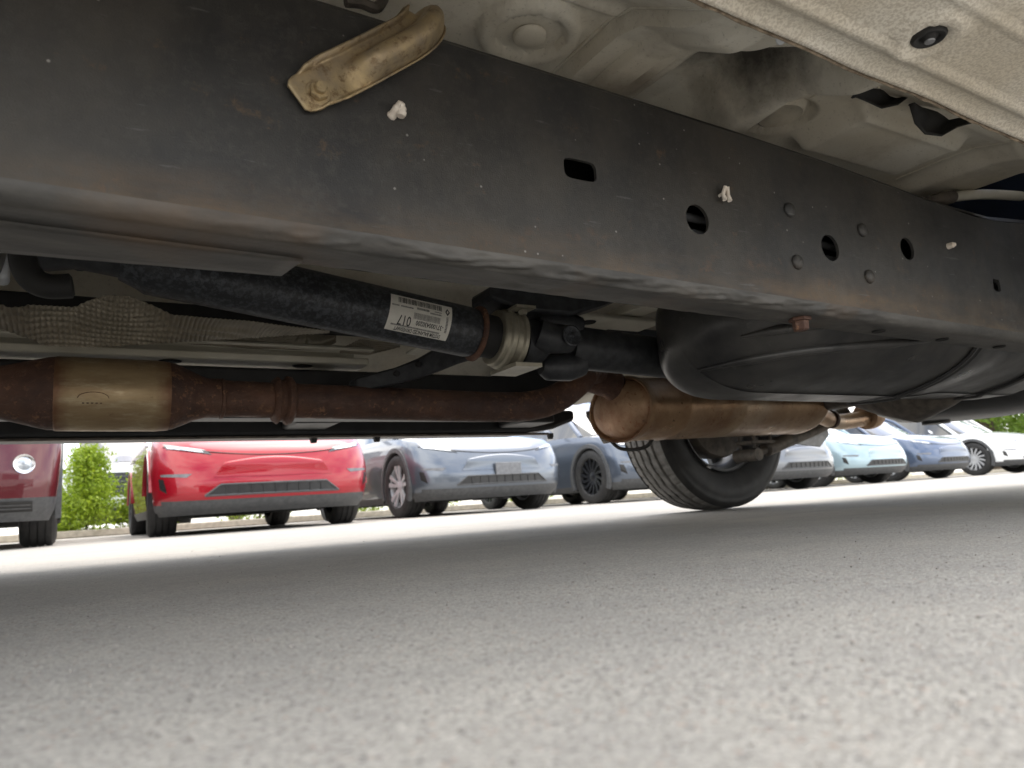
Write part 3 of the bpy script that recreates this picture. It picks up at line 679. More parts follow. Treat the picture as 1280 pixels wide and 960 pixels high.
# ---- corrugated heat shields
def shield(top, bot, Y, name, pitch=.0135, amp=.0034, bulge=.05, n=(420, 90)):
    us = [t[0] for t in top]; ub = [t[0] for t in bot]
    def fn(a, b):
        u = us[0] + (us[-1] - us[0]) * a
        vt = interp(u, us, [t[1] for t in top]); vb = interp(u, ub, [t[1] for t in bot])
        yy = Y - bulge * (1 - b) + .018 * noise.noise((u / 90, b * 1.5, 5))
        q = at(u, vt + (vb - vt) * b, yy)
        d = sin((q[0] + q[2] * 1.4) * 2 * pi / pitch * .72) * sin((q[0] - q[2] * 1.4) * 2 * pi / pitch * .72)
        q[1] -= amp * d; q[2] -= amp * .7 * d
        return q
    v, f = grid(n[0], n[1], fn); o = mk(name, v, f, 'shield_foil', truck, ang=80)
    m = o.modifiers.new('solid', 'SOLIDIFY'); m.thickness = .0012
    return o
shield([(-40, 376), (0, 380), (10, 384), (26, 384), (34, 381), (92, 384), (112, 375), (136, 368), (160, 369), (190, 381), (215, 393), (300, 400), (412, 413)],
       [(-40, 398), (0, 410), (28, 420), (60, 432), (120, 434), (215, 428), (412, 415.5)], 1.70, 'heat_shield', bulge=.13)
shield([(212, 424), (300, 419), (420, 412)], [(212, 427), (250, 431), (320, 436), (400, 438), (420, 428)], 1.95, 'heat_shield', .009, .002, .01, (160, 24))
shield([(425, 436), (450, 424), (500, 430)], [(425, 441), (460, 444), (500, 434)], 1.95, 'heat_shield', .009, .002, .01, (80, 24))

# ---- exhaust
YE = 1.78
def ez(x): return .376 - .006 * x
ex = MB()
ex.tube(smooth_path([(.24, YE, .379), (.60, YE, .372), (.98, YE, .365), (1.11, YE - .01, .368), (1.21, YE - .01, .395), (1.30, YE + .0, .45), (1.36, YE + .04, .49), (1.44, YE + .10, .50)], 10), .0425, 28)
exo = ex.build('exhaust_pipe', 'rust_pipe', truck, ang=60)
mb = MB(); mb.lathe([(.043, -.025), (.050, -.022), (.058, -.012), (.050, -.003), (.050, .003), (.060, .010), (.058, .02), (.05, .026), (.044, .028)], (.405, YE, .3755), (1, 0, -.01), 32); mb.build('pipe_joint', 'rust_pipe', exo, loc=(0,0,0), ang=50)
mb = MB(); mb.lathe([(.0445, 0), (.047, .002), (.047, .008), (.0445, .01)], (.262, YE, .378), (1, 0, -.01), 32); mb.build('weld_ring', 'rust_pipe', exo, loc=(0,0,0))
ct = MB(); ct.tube([(-.065, YE, .384), (-.060, YE, .384), (.0, YE, .3835), (.13, YE, .3822), (.155, YE, .382)], [.076, .079, .0795, .0795, .077], 48)
cto = ct.build('catalytic_converter', 'cat_shell', truck, ang=30)
mb = MB(); mb.tube([(-.5, YE, .39), (-.22, YE, .386), (-.16, YE, .385), (-.075, YE, .384), (-.062, YE, .384)], [.045, .045, .054, .0765, .0775], 40); mb.build('inlet_cone', 'rust_pipe', cto, loc=(0,0,0))
mb = MB(); mb.tube([(.152, YE, .382), (.165, YE, .382), (.215, YE, .38), (.235, YE, .379), (.262, YE, .379)], [.0765, .075, .052, .0455, .0455], 40); mb.build('outlet_cone', 'rust_pipe', cto, loc=(0,0,0))
mb = MB(); R1 = .0802
for t in np.linspace(0, pi, 14): pass
arcp = [(-.02 + .035 * (1 - cos(t)) * .8, YE - R1 * cos(.25 - .16 * sin(t)), .383 - R1 * sin(.25 - .16 * sin(t)) ) for t in np.linspace(0, pi, 14)]
mb.tube(arcp, .0007, 6)
for k in range(5): mb.tube([(-.012 + .008 * k, YE - R1 * cos(.38), .383 - R1 * sin(.38)), (-.008 + .008 * k, YE - R1 * cos(.38), .383 - R1 * sin(.38))], .0012, 6)
mb.build('stamped_mark', 'rust_pipe', cto, loc=(0,0,0))
# muffler
YM, ZM, XM0, XM1 = 1.90, .378, 1.545, 2.42
def mring(x, k=1.0): return [(x, YM + .160 * k * cos(t), ZM + .020 * (x - XM0) + .107 * k * sin(t)) for t in np.linspace(0, 2*pi, 57)[:-1]]
def loftrings(rings):
    n_ = len(rings[0]); v = [p for r in rings for p in r]
    f = [(i*n_+j, i*n_+(j+1)%n_, (i+1)*n_+(j+1)%n_, (i+1)*n_+j) for i in range(len(rings)-1) for j in range(n_)]
    return v, f
mu = MB(); mu.add(*loftrings([mring(XM0 - .004, 1.04), mring(XM0 + .012, 1.045), mring(XM0 + .018, 1.0), mring(XM0 + .03, .99), mring(XM0 + .16, 1.0), mring(XM0 + .165, 1.012), mring(XM0 + .18, 1.012), mring(XM0 + .185, 1.0), mring(XM0 + .42, 1.0), mring(XM0 + .425, 1.012), mring(XM0 + .44, 1.012), mring(XM0 + .445, 1.0), mring(XM1 - .02, 1.0), mring(XM1, 1.02), mring(XM1 + .008, 1.0), mring(XM1 + .05, .7), mring(XM1 + .06, .01)]))
muo = mu.build('muffler', 'muffler_steel', truck, ang=35)
mb = MB(); mb.add(*loftrings([mring(XM0 - .004, 1.03), mring(XM0 - .010, 1.02), mring(XM0 - .006, .985), mring(XM0 + .014, .965), mring(XM0 + .012, .93), mring(XM0 - .010, .86), mring(XM0 - .030, .65), mring(XM0 - .040, .35), mring(XM0 - .042, .01)])); mb.build('end_cap', 'muffler_cap', muo, loc=(0,0,0), ang=35)
mb = MB(); mb.lathe([(.05, .0), (.054, .012), (.044, .03), (.043, .13)], (XM0 - .012, YM - .005, ZM + .075), (-1, .05, .25), 28); mb.build('inlet_collar', 'rust_pipe', muo, loc=(0,0,0))
mb = MB(); q0 = Vector(at(745, 525, 1.97)); q1 = Vector(at(762, 552, 1.97))
mb.add(*arm([(738, 516, 2.14, .010), (760, 551, 2.14, .010)], .030, .01))
mb.build('hanger_bracket', 'dirty_steel', truck, bevel=.003)
mb = MB(); mb.tube(smooth_path([at(762, 549, 2.06), at(774, 560, 2.02), at(792, 562, 1.96), at(808, 558, 1.92), at(816, 548, 1.90)], 6), .0065, 10); mb.build('rubber_hanger', 'rubber', truck)
# tailpipe past the axle
mb = MB(); mb.tube(smooth_path([(2.45, 1.9, .40), (2.62, 1.94, .37), (2.80, 1.98, .345), (3.02, 2.0, .362), (3.10, 2.0, .368)], 8), .034, 24); tpo = mb.build('tail_pipe', 'muffler_steel', truck)
mb = MB(); mb.lathe([(.035, 0), (.060, .005), (.062, .03), (.058, .07), (.03, .10)], (3.02, 2.0, .372), (1, .02, .10), 28); mb.build('pipe_flare', 'muffler_cap', tpo, loc=(0,0,0), ang=50)
mb = MB(); mb.lathe([(.036, 0), (.039, .004), (.039, .02), (.036, .024)], (2.72, 1.962, .354), (1, .2, -.1), 24); mb.build('weld_ring', 'rust_pipe', tpo, loc=(0,0,0))

# ---- fuel tank
TX0, TX1, TY0, TY1, TZ0, TZ1 = 1.185, 2.80, .95, 1.40, .318, .62
def tank(a, b):
    th = 2 * pi * b; k = 4.5; x = TX0 + (TX1 - TX0) * a
    def endc(q, q0, p): return 1.0 if q >= q0 else (1 - (1 - max(q, 0) / q0) ** p) ** (1 / p)
    e = max(.001, endc(a, .15, 2.3) * endc(1 - a, .16, 2.4))
    c_, s2 = cos(th), sin(th); d = (abs(c_)**k + abs(s2)**k) ** (-1/k)
    yc, zc = (TY0 + TY1) / 2, (TZ0 + TZ1) / 2; hy, hz = (TY1 - TY0) / 2, (TZ1 - TZ0) / 2
    low = max(0.0, -s2 * d)
    y = yc + .06 + (hy - .06 if c_ > 0 else hy + .06) * c_ * d * e + (.17 * low ** 2.2 * e * sst(0, .8, -c_ * d) if c_ < 0 else 0)
    z_ = zc + hz * s2 * d * e
    if s2 < -.2: z_ += .014 * sst(2.02, 2.2, x)
    return (x, y, z_)
_av = sorted(set([0.0] + [.085 * (i / 22) ** 2 for i in range(1, 23)] + list(np.linspace(.085, .84, 120)) + [1 - .16 * (i / 22) ** 2 for i in range(23)]))
v, f = grid(len(_av), 261, lambda a, b: tank(_av[int(round(a * (len(_av) - 1)))], b)); tk = mk('fuel_tank', v, f, 'tank_plastic_dusty', truck, ang=50); fixn(tk)
for g0, gs, xe_ in ((.372, .085, 1.78), (.420, .085, 1.72), (.462, .08, 1.66)):
    pts = []
    for xx in list(np.linspace(TX0 + .045, TX0 + .11, 10)) + list(np.linspace(TX0 + .12, xe_, 24)):
        zt_ = g0 + (xx - 1.25) * gs; lo_, hi_ = .25, .75; a_ = (xx - TX0) / (TX1 - TX0)
        for _ in range(30):
            md = (lo_ + hi_) / 2
            if tank(a_, md)[2] > zt_: lo_ = md
            else: hi_ = md
        pts.append(tank(a_, lo_))
    mb = MB(); mb.tube(pts, [.004 + .008 * min(1, i / 6, (len(pts) - 1 - i) / 8) for i in range(len(pts))], 10); mb.build('tank_rib', 'tank_plastic_dusty', tk, loc=(0,0,0), ang=80)
def strap(x, wd, off):
    vs = []; na = 40
    for i in range(na + 1):
        t = .30 + .55 * i / na
        p0 = Vector(tank((x - TX0) / (TX1 - TX0), t))
        c_ = Vector((p0.x, (TY0 + TY1) / 2, (TZ0 + TZ1) / 2)); dr = (p0 - c_).normalized()
        for k, o_ in ((-1, off * .4), (-.6, off), (-.2, off * .7), (.2, off * .7), (.6, off), (1, off * .4)):
            q = p0 + dr * o_; vs.append((q.x + k * wd, q.y, q.z))
    fs = [(i*6+k, i*6+k+1, (i+1)*6+k+1, (i+1)*6+k) for i in range(na) for k in range(5)]
    o = mk('tank_strap', vs, fs, 'dirty_steel', tk, ang=40, loc=(0,0,0)); m = o.modifiers.new('solid', 'SOLIDIFY'); m.thickness = .002
    o.data.materials[0] = M['tank_plastic']
strap(1.98, .018, .007); strap(2.42, .018, .007)

# ---- far frame rail, rocker and running board
def poly_extrude(outline, y0, y1):
    n_ = len(outline); v = [(x, y0, z_) for x, z_ in outline] + [(x, y1, z_) for x, z_ in outline]
    f = [tuple(range(n_)), tuple(reversed(range(n_, 2*n_)))] + [((i+1) % n_, i, n_+i, n_+(i+1) % n_) for i in range(n_)]
    return v, f
mb = MB(); mb.add(*poly_extrude([(-1.7, .365), (1.18, .358), (1.26, .362), (1.36, .39), (1.46, .44), (1.56, .50), (1.66, .56), (1.8, .60), (3.2, .62), (3.2, .70), (1.6, .69), (1.38, .60), (1.22, .515), (1.1, .495), (-1.7, .50)], 1.98, 2.07))
fr = fixn(mb.build('far_frame_rail', 'black_steel', truck, bevel=.008))
mb = MB(); mb.add(*poly_extrude([(-1.6, .345), (1.40, .345), (1.52, .358), (1.62, .39), (1.62, .43), (-1.6, .43)], 2.27, 2.44)); rb = fixn(mb.build('running_board', 'black_steel', truck, bevel=.012))
mb = MB(); mb.box(-1.6, 1.50, 2.275, 2.30, .337, .3445); mb.build('board_edge', 'dirty_steel', rb, bevel=.002, loc=(0,0,0))
for x in (.62, .83, 1.52):
    mb = MB(); mb.lathe([(.010, -.018), (.013, -.006), (.013, .004)], (x, 2.30, .340), (0, 0, 1), 8); mb.build('board_bolt', 'black_steel', rb, loc=(0,0,0))
for x in (.58, 1.34):
    mb = MB(); mb.add(*poly_extrude([(x - .07, .36), (x + .07, .36), (x + .05, .52), (x - .05, .52)], 2.09, 2.26)); fixn(mb.build('board_bracket', 'black_steel', truck, bevel=.01))
mb = MB(); mb.add(*arm([(760, 520, 2.05, .0), (770, 520, 2.05, .0)], .001, 0))

# ---- rear axle, leaf springs, wheels
WX, WY, WR = 2.43, 2.40, .40
ax = MB(); ax.tube([(WX, .62, WR), (WX, 1.2, WR), (WX, 1.30, WR), (WX, 1.42, WR), (WX, 1.54, WR), (WX, 1.64, WR), (WX, 2.22, WR)], [.04, .042, .09, .13, .09, .042, .04], 24)
axo = ax.build('rear_axle', 'dirty_steel', truck)
for yy in (.58, 2.12):
    mb = MB()
    for k in range(4):
        L_ = .70 - .12 * k; zz = .345 - .014 * k
        pts = [(WX - L_ + 2 * L_ * i / 12, zz + .10 * ((i - 6) / 6) ** 2 * (L_ / .7) ** 2) for i in range(13)]
        o_ = pts + [(x, z_ + .011) for x, z_ in reversed(pts)]
        n_ = 13; v = [(x, yy - .03, z_) for x, z_ in pts] + [(x, yy + .03, z_) for x, z_ in pts] + [(x, yy - .03, z_ + .011) for x, z_ in pts] + [(x, yy + .03, z_ + .011) for x, z_ in pts]
        f = []
        for i in range(12): f += [(i, i+1, 13+i+1, 13+i), (26+i, 39+i, 39+i+1, 26+i+1), (i, 26+i, 26+i+1, i+1), (13+i, 13+i+1, 39+i+1, 39+i)]
        mb.add(v, f)
    mb.build('leaf_spring', 'dirty_steel', truck)
    mb = MB(); mb.box(WX - .07, WX + .07, yy - .045, yy + .045, .268, .282)
    for sx in (-1, 1):
        for sy in (-1, 1): mb.tube([(WX + sx*.05, yy + sy*.038, .25), (WX + sx*.05, yy + sy*.038, .46)], .007, 8)
    mb.build('spring_plate', 'dirty_steel', truck, bevel=.003)
mb = MB(); mb.tube([(2.38, 2.10, .225), (2.46, 2.10, .243), (2.47, 2.10, .245), (2.80, 2.10, .33), (3.0, 2.08, .40)], [.016, .018, .031, .031, .031], 18); mb.tube([(2.365, 2.05, .222), (2.365, 2.17, .222)], .026, 16)
mb.build('shock_absorber', 'dirty_steel', truck)
mb = MB(); mb.add(*poly_extrude([(2.66, .27), (2.87, .25), (2.94, .30), (2.94, .46), (2.64, .46)], 2.135, 2.143)); mb.build('spring_hanger', 'grey_steel', truck, bevel=.003)
# tyre: ribs, zig-zag grooves, sipes
def truck_tyre():
    prof = []     # (axial y, radius, zone)
    W2 = .132
    tread = np.linspace(-.108, .108, 55)
    NA = 288; v = []; f = []; mats = []
    side_in = [(-.085, .232), (-.098, .238), (-.104, .246), (-.113, .27), (-.127, .30), (-.1325, .325), (-.131, .345), (-.127, .358), (-.1285, .362), (-.125, .372), (-.119, .383), (-.113, .390)]
    rows = [(y, r, 0) for y, r in side_in] + [(y, .3985 - .012 * (abs(y) / .108) ** 3, 1) for y in tread] + [(-y, r, 0) for y, r in reversed(side_in)]
    for (y, r, zn) in rows:
        for k in range(NA):
            t = 2 * pi * k / NA; rr_ = r
            if zn:
                ph = k % 8
                zig = .004 * (abs((k % 12) - 6) / 3 - 1)
                dep = 0
                for gy in (-.064, .064):
                    if abs(y - gy) < .0055: dep = .010
                for gy in (-.022, .022):
                    if abs(y - gy - zig) < .0048: dep = .010
                if abs(y) > .072 and (k % 6) == 0: dep = max(dep, .005)
                elif abs(y) < .06 and (k + int(y * 220)) % 9 == 0: dep = max(dep, .0035)
                rr_ -= dep
            elif y < -.126 and .33 < r < .35: rr_ += 0
            v.append((rr_ * cos(t), y, rr_ * sin(t)))
    for i in range(len(rows) - 1):
        tr = 1 if rows[i][2] and rows[i+1][2] else 0
        for k in range(NA):
            k2 = (k + 1) % NA; f.append((i*NA+k, (i+1)*NA+k, (i+1)*NA+k2, i*NA+k2)); mats.append(tr)
    me = bpy.data.meshes.new('tyre'); me.from_pydata(v, [], f); me.update()
    me.materials.append(M['tyre_rubber']); me.materials.append(M['tread_rubber'])
    me.polygons.foreach_set('material_index', mats); me.polygons.foreach_set('use_smooth', [True] * len(f)); me.set_sharp_from_angle(angle=radians(40)); me.update()
    return me
tyre_me = truck_tyre()
rim_mb = MB(); rim_mb.lathe([(.236, -.112), (.232, -.104), (.222, -.10), (.216, -.085), (.205, -.06), (.200, .02), (.21, .07), (.222, .09), (.236, .108)], (0, 0, 0), (0, 1, 0), 56, cap=False)
rim_mb2 = MB()
for k in range(6):
    t = pi / 3 * k; a_ = Vector((cos(t), 0, sin(t))); b_ = Vector((-sin(t), 0, cos(t)))
    vv = []
    for (r_, hw) in ((.05, .03), (.12, .026), (.205, .04)):
        for yy in (.035, .065): vv += [a_ * r_ - b_ * hw + Vector((0, yy, 0)), a_ * r_ + b_ * hw + Vector((0, yy, 0))]
    fs = []
    for i in (0, 1):
        b0 = i * 4; fs += [(b0, b0+1, b0+5, b0+4), (b0+2, b0+6, b0+7, b0+3), (b0, b0+4, b0+6, b0+2), (b0+1, b0+3, b0+7, b0+5)]
    rim_mb2.add(vv, fs)
rim_mb2.lathe([(.075, .02), (.075, .068), (.03, .072)], (0, 0, 0), (0, 1, 0), 32)
drum = MB(); drum.lathe([(.06, -.10), (.165, -.09), (.172, -.08), (.172, .0), (.15, .02), (.07, .025)], (0, 0, 0), (0, 1, 0), 40)
rim_me = spoke_me = drum_me = None
for i, (wx, wy, s) in enumerate(((WX, WY, 1), (WX, 2.84 - WY, -1), (WX - 3.55, WY, 1), (WX - 3.55, 2.84 - WY, -1))):
    loc = Vector((wx, wy, WR)) - TO
    if i == 0:
        wo_ = drum.build('wheel', 'dirty_steel', truck, loc=loc, ang=35); drum_me = wo_.data
        r_ = rim_mb.build('rim', 'rim_dull', wo_, loc=(0,0,0), ang=40); rim_me = r_.data; s_ = rim_mb2.build('spoke_disc', 'rim_dull', wo_, loc=(0,0,0), bevel=.004); spoke_me = s_.data
    else:
        wo_ = mk('wheel', None, None, None, truck, me=drum_me, loc=loc); mk('rim', None, None, None, wo_, me=rim_me, loc=(0,0,0)); mk('spoke_disc', None, None, None, wo_, me=spoke_me, loc=(0,0,0))
    mk('tyre', None, None, None, wo_, me=tyre_me, loc=(0,0,0))
    if s < 0: wo_.rotation_euler[2] = pi
# spare carrier pan behind the axle
sp = MB(); sp.lathe([(.0, .0), (.15, .0), (.26, .012), (.33, .045), (.355, .10), (.355, .18), (.33, .23), (.18, .25)], (2.95, 1.50, .300), (0, 0, 1), 64)
spo = sp.build('spare_tyre', 'tank_plastic', truck, ang=50)
mb = MB(); mb.lathe([(.05, 0), (.05, .012), (.02, .02), (.02, .05)], (2.90, 1.62, .29), (0, 0, 1), 16); mb.build('carrier_plate', 'black_steel', spo, loc=(0,0,0))
for bx_ in ((2.28, 2.42, 1.0, 2.02, .50, .56), (3.42, 3.52, .9, 2.0, .55, .66)): mb = MB(); mb.box(*bx_); mb.build('rear_cross_member', 'black_steel', truck, bevel=.01)

# ---- body above: bed floor, sides, cab shell
mb = MB(); mb.box(2.335, 4.55, .55, 2.29, .82, .86)
for i in range(7): mb.box(2.34 + .3 * i, 2.42 + .3 * i, .60, 2.24, .78, .8195)
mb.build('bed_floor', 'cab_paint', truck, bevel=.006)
def body_side(y0, y1, name):
    def arch(cx): return [(cx + .50 * cos(t), .40 + .50 * sin(t)) for t in np.linspace(pi, 0, 17)]
    low = [(-2.0, .62), (-1.64, .62)] + [p for p in arch(WX - 3.55) if p[1] > .62] + [(-.60, .70), (1.92, .70)] + [p for p in arch(WX) if p[1] > .70] + [(2.95, .70), (4.55, .72)]
    up = [(4.6, .9), (4.58, 1.42), (2.36, 1.42), (2.34, 1.38), (-.35, 1.38), (-1.0, 1.30), (-1.9, 1.2), (-2.1, 1.0)]
    mb = MB(); mb.add(*poly_extrude(low + up, y0, y1)); o = fixn(mb.build(name, 'white_paint', truck, bevel=.006)); return o
body_side(.345, .385, 'body_side'); body_side(2.455, 2.495, 'body_side')
mb = MB(); mb.add(*poly_extrude([(-2.05, 1.0), (-.3, 1.0), (2.30, 1.0), (2.32, 1.36), (2.25, 1.95), (2.1, 2.02), (.75, 2.03), (.45, 1.95), (-.35, 1.36), (-1.0, 1.31), (-1.9, 1.2)], .40, 2.44)); fixn(mb.build('cab_shell', 'white_paint', truck, bevel=.03))
for y0 in (.392, 2.442):
    for (xa, xb, xc, xd) in ((.0, .95, .95, .50), (1.05, 2.2, 2.15, 1.05)):
        mb = MB(); mb.add(*poly_extrude([(xa, 1.40), (xb, 1.40), (xc, 1.90), (xd, 1.90)], y0, y0 + .006)); mb.build('side_window', 'glass_dark', truck)
mb = MB(); mb.box(-2.02, -.62, .70, 2.14, .50, .98); mb.build('engine_bay', 'black_steel', truck, bevel=.05)
mb = MB(); mb.box(4.50, 4.58, .40, 2.44, .86, 1.42); mb.build('tailgate', 'white_paint', truck, bevel=.02)
mb = MB(); mb.box(4.60, 4.76, .42, 2.42, .58, .76); mb.build('rear_bumper', 'chrome', truck, bevel=.03)
mb = MB(); mb.box(-2.26, -2.06, .40, 2.44, .50, .98); mb.build('front_bumper', 'white_paint', truck, bevel=.06)
del truck['origin']
#CARS
# ================================================================== parked cars
def T_(z, y, zs): return (z - .16) / (zs(y) - .16)
class CarShape:
    def __init__(s, suv=False):
        s.suv = suv; s.L = 4.75; s.W = .955 if not suv else .965; s.A = .52 if not suv else .34; s.B = .45
        s.zb = .165 if not suv else .19
        s.RW = .358 if not suv else .39; s.ya, s.yb = .86, 3.75
        s.lim = .275 if not suv else .37
    def zs(s, y):
        if s.suv: return interp(y, [0, .25, 1.2, 4.2, 4.75], [.97, 1.02, 1.10, 1.12, 1.05])
        return interp(y, [0, .3, .8, 1.4, 3.5, 4.4, 4.75], [.735, .80, .885, .93, .98, 1.0, .95])
    def c(s, t):
        if s.suv: return interp(t, [0, .18, .36, .7, .92, 1], [.10, .0, .0, .05, .09, .16])
        return interp(t, [0, .10, .26, .45, .7, .88, .97, 1], [.13, .05, .0, .0, .045, .115, .19, .25])
    def w(s, t): return s.W * interp(t, [0, .1, .3, .6, .9, 1], [.93, .965, .985, 1.0, .985, .955])
    def front(s, x, z):
        y = .2
        for _ in range(6):
            t = max(0, min(1, (z - s.zb) / (s.zs(y) - s.zb))); wd = s.w(t); q = min(.9995, abs(x) / wd)
            y = s.c(t) + s.A * (1 - (1 - q ** 2.7) ** (1 / 2.7))
        return y
    def ring(s, t):
        wd = s.w(t); c0 = s.c(t); pts = []
        for i in range(17):
            a = pi / 2 * i / 16; x = wd * sin(a) ** (2 / 2.7); y = c0 + s.A * (1 - cos(a) ** (2 / 2.7)); pts.append((x, y))
        y1 = s.L - s.B - .1 * t
        for y in np.linspace(c0 + s.A, y1, 84)[1:]: pts.append((wd, float(y)))
        for i in range(1, 13):
            a = pi / 2 * i / 12; pts.append((wd * cos(a) ** (2 / 2.7), y1 + s.B * sin(a) ** (2 / 2.7)))
        full = [(x, y) for x, y in pts] + [(-x, y) for x, y in reversed(pts[1:-1])]
        return [(x, y, s.zb + t * (s.zs(y) - s.zb)) for x, y in full]
def car_body(cs):
    Ts = [0, .02, .05, .10, .15, .2, .26, .32, .38, .45, .52, .6, .68, .76, .83, .89, .94, .975, 1.0]
    rings = [cs.ring(t) for t in Ts]
    last = rings[-1]
    for k in (.985, .95, .88, .75, .55, .3, .04):
        r = []
        for (x, y, z) in last:
            ya = max(.75, min(cs.L - .7, y)); za = cs.zs(ya)
            r.append((x * k, ya + (y - ya) * k, k * z + (1 - k) * za + .055 * (1 - k * k)))
        rings.append(r)
    v, f = loftrings(rings); n_ = len(rings[0])
    up, lo = [], []
    for q in f:
        c = [sum(v[i][k] for i in q) / 4 for k in range(3)]
        if abs(c[0]) > .78 and any((c[1] - yw) ** 2 + (c[2] - cs.RW) ** 2 < (cs.RW + .045) ** 2 for yw in (cs.ya, cs.yb)): continue
        (lo if c[2] < cs.lim - (.0 if c[1] < 1.0 else .02) else up).append(q)
    return v, up, lo
def sub(v, f):
    used = sorted({i for q in f for i in q}); mp = {i: k for k, i in enumerate(used)}
    return [v[i] for i in used], [tuple(mp[i] for i in q) for q in f]
def patch(cs, pl, n=(20, 8), off=.006, skirt=.03):
    """panel lying on the nose; pl(a, b) -> (x, z)"""
    nu, nv = n
    def fn(a, b):
        ia = min(1, max(0, (a * (nu - 1) - 1) / (nu - 3))); jb = min(1, max(0, (b * (nv - 1) - 1) / (nv - 3)))
        x, z = pl(ia, jb); edge = a in (0, 1) or b in (0, 1)
        return (x, cs.front(x, z) - ((off(jb) if callable(off) else off) if not edge else -skirt), z)
    return grid(nu, nv, fn)
def quadmap(bl, br, tl, tr, bow=0):
    return lambda a, b: ((bl[0] + (br[0] - bl[0]) * a) * (1 - b) + (tl[0] + (tr[0] - tl[0]) * a) * b,
                         (bl[1] + (br[1] - bl[1]) * a) * (1 - b) + (tl[1] + (tr[1] - tl[1]) * a) * b + bow * sin(pi * a) * b)
def wheel_meshes(R, style):
    ty = MB(); h = .118
    pr = [(.66*R, -.10), (.70*R, -.116), (.82*R, -.122), (.93*R, -.117), (.975*R, -.105)]
    for g in (-.05, 0, .05): pr += [(R, g - .012 - (.03 if g < 0 else 0)), (R, g - .005), (R - .008, g - .004), (R - .008, g + .004), (R, g + .005)]
    pr += [(R, .085), (.975*R, .105), (.93*R, .117), (.82*R, .122), (.70*R, .116), (.66*R, .10)]
    ty.lathe(pr, (0, 0, 0), (1, 0, 0), 56, close=True)
    rm = MB(); rm.lathe([(.70*R, -.112), (.685*R, -.10), (.66*R, -.085), (.63*R, -.05), (.62*R, .09), (.68*R, .108)], (0, 0, 0), (1, 0, 0), 48, cap=False)
    rm.lathe([(.0, -.085), (.10*R, -.085), (.17*R, -.075), (.20*R, -.05)], (0, 0, 0), (1, 0, 0), 24, cap=False)
    nsp = {'turbine': 10, 'twin': 10, 'multi': 14}[style]
    for k in range(nsp):
        t = 2 * pi * k / nsp + (.10 * (-1) ** k if style == 'twin' else 0)
        vv = []
        for (r_, hw, xx, tw) in ((.12*R, .05*R, -.075, 0), (.40*R, .045*R, -.09, .08 if style != 'twin' else 0), (.68*R, .075*R if style != 'multi' else .05*R, -.103, .20 if style != 'twin' else 0)):
            a = t + tw; er = Vector((0, cos(a), sin(a))); et = Vector((0, -sin(a), cos(a)))
            for d in (0, .02): vv += [er * r_ - et * hw + Vector((xx + d, 0, 0)), er * r_ + et * hw + Vector((xx + d, 0, 0))]
        fs = []
        for i in (0, 1):
            b0 = i * 4; fs += [(b0, b0+1, b0+5, b0+4), (b0+2, b0+6, b0+7, b0+3), (b0, b0+4, b0+6, b0+2), (b0+1, b0+3, b0+7, b0+5)]
        rm.add(vv, fs)
    dk = MB(); dk.lathe([(.0, -.02), (.60*R, -.02), (.62*R, .0), (.62*R, .07), (.0, .08)], (0, 0, 0), (1, 0, 0), 32)
    return ty, rm, dk
CARCACHE = {}
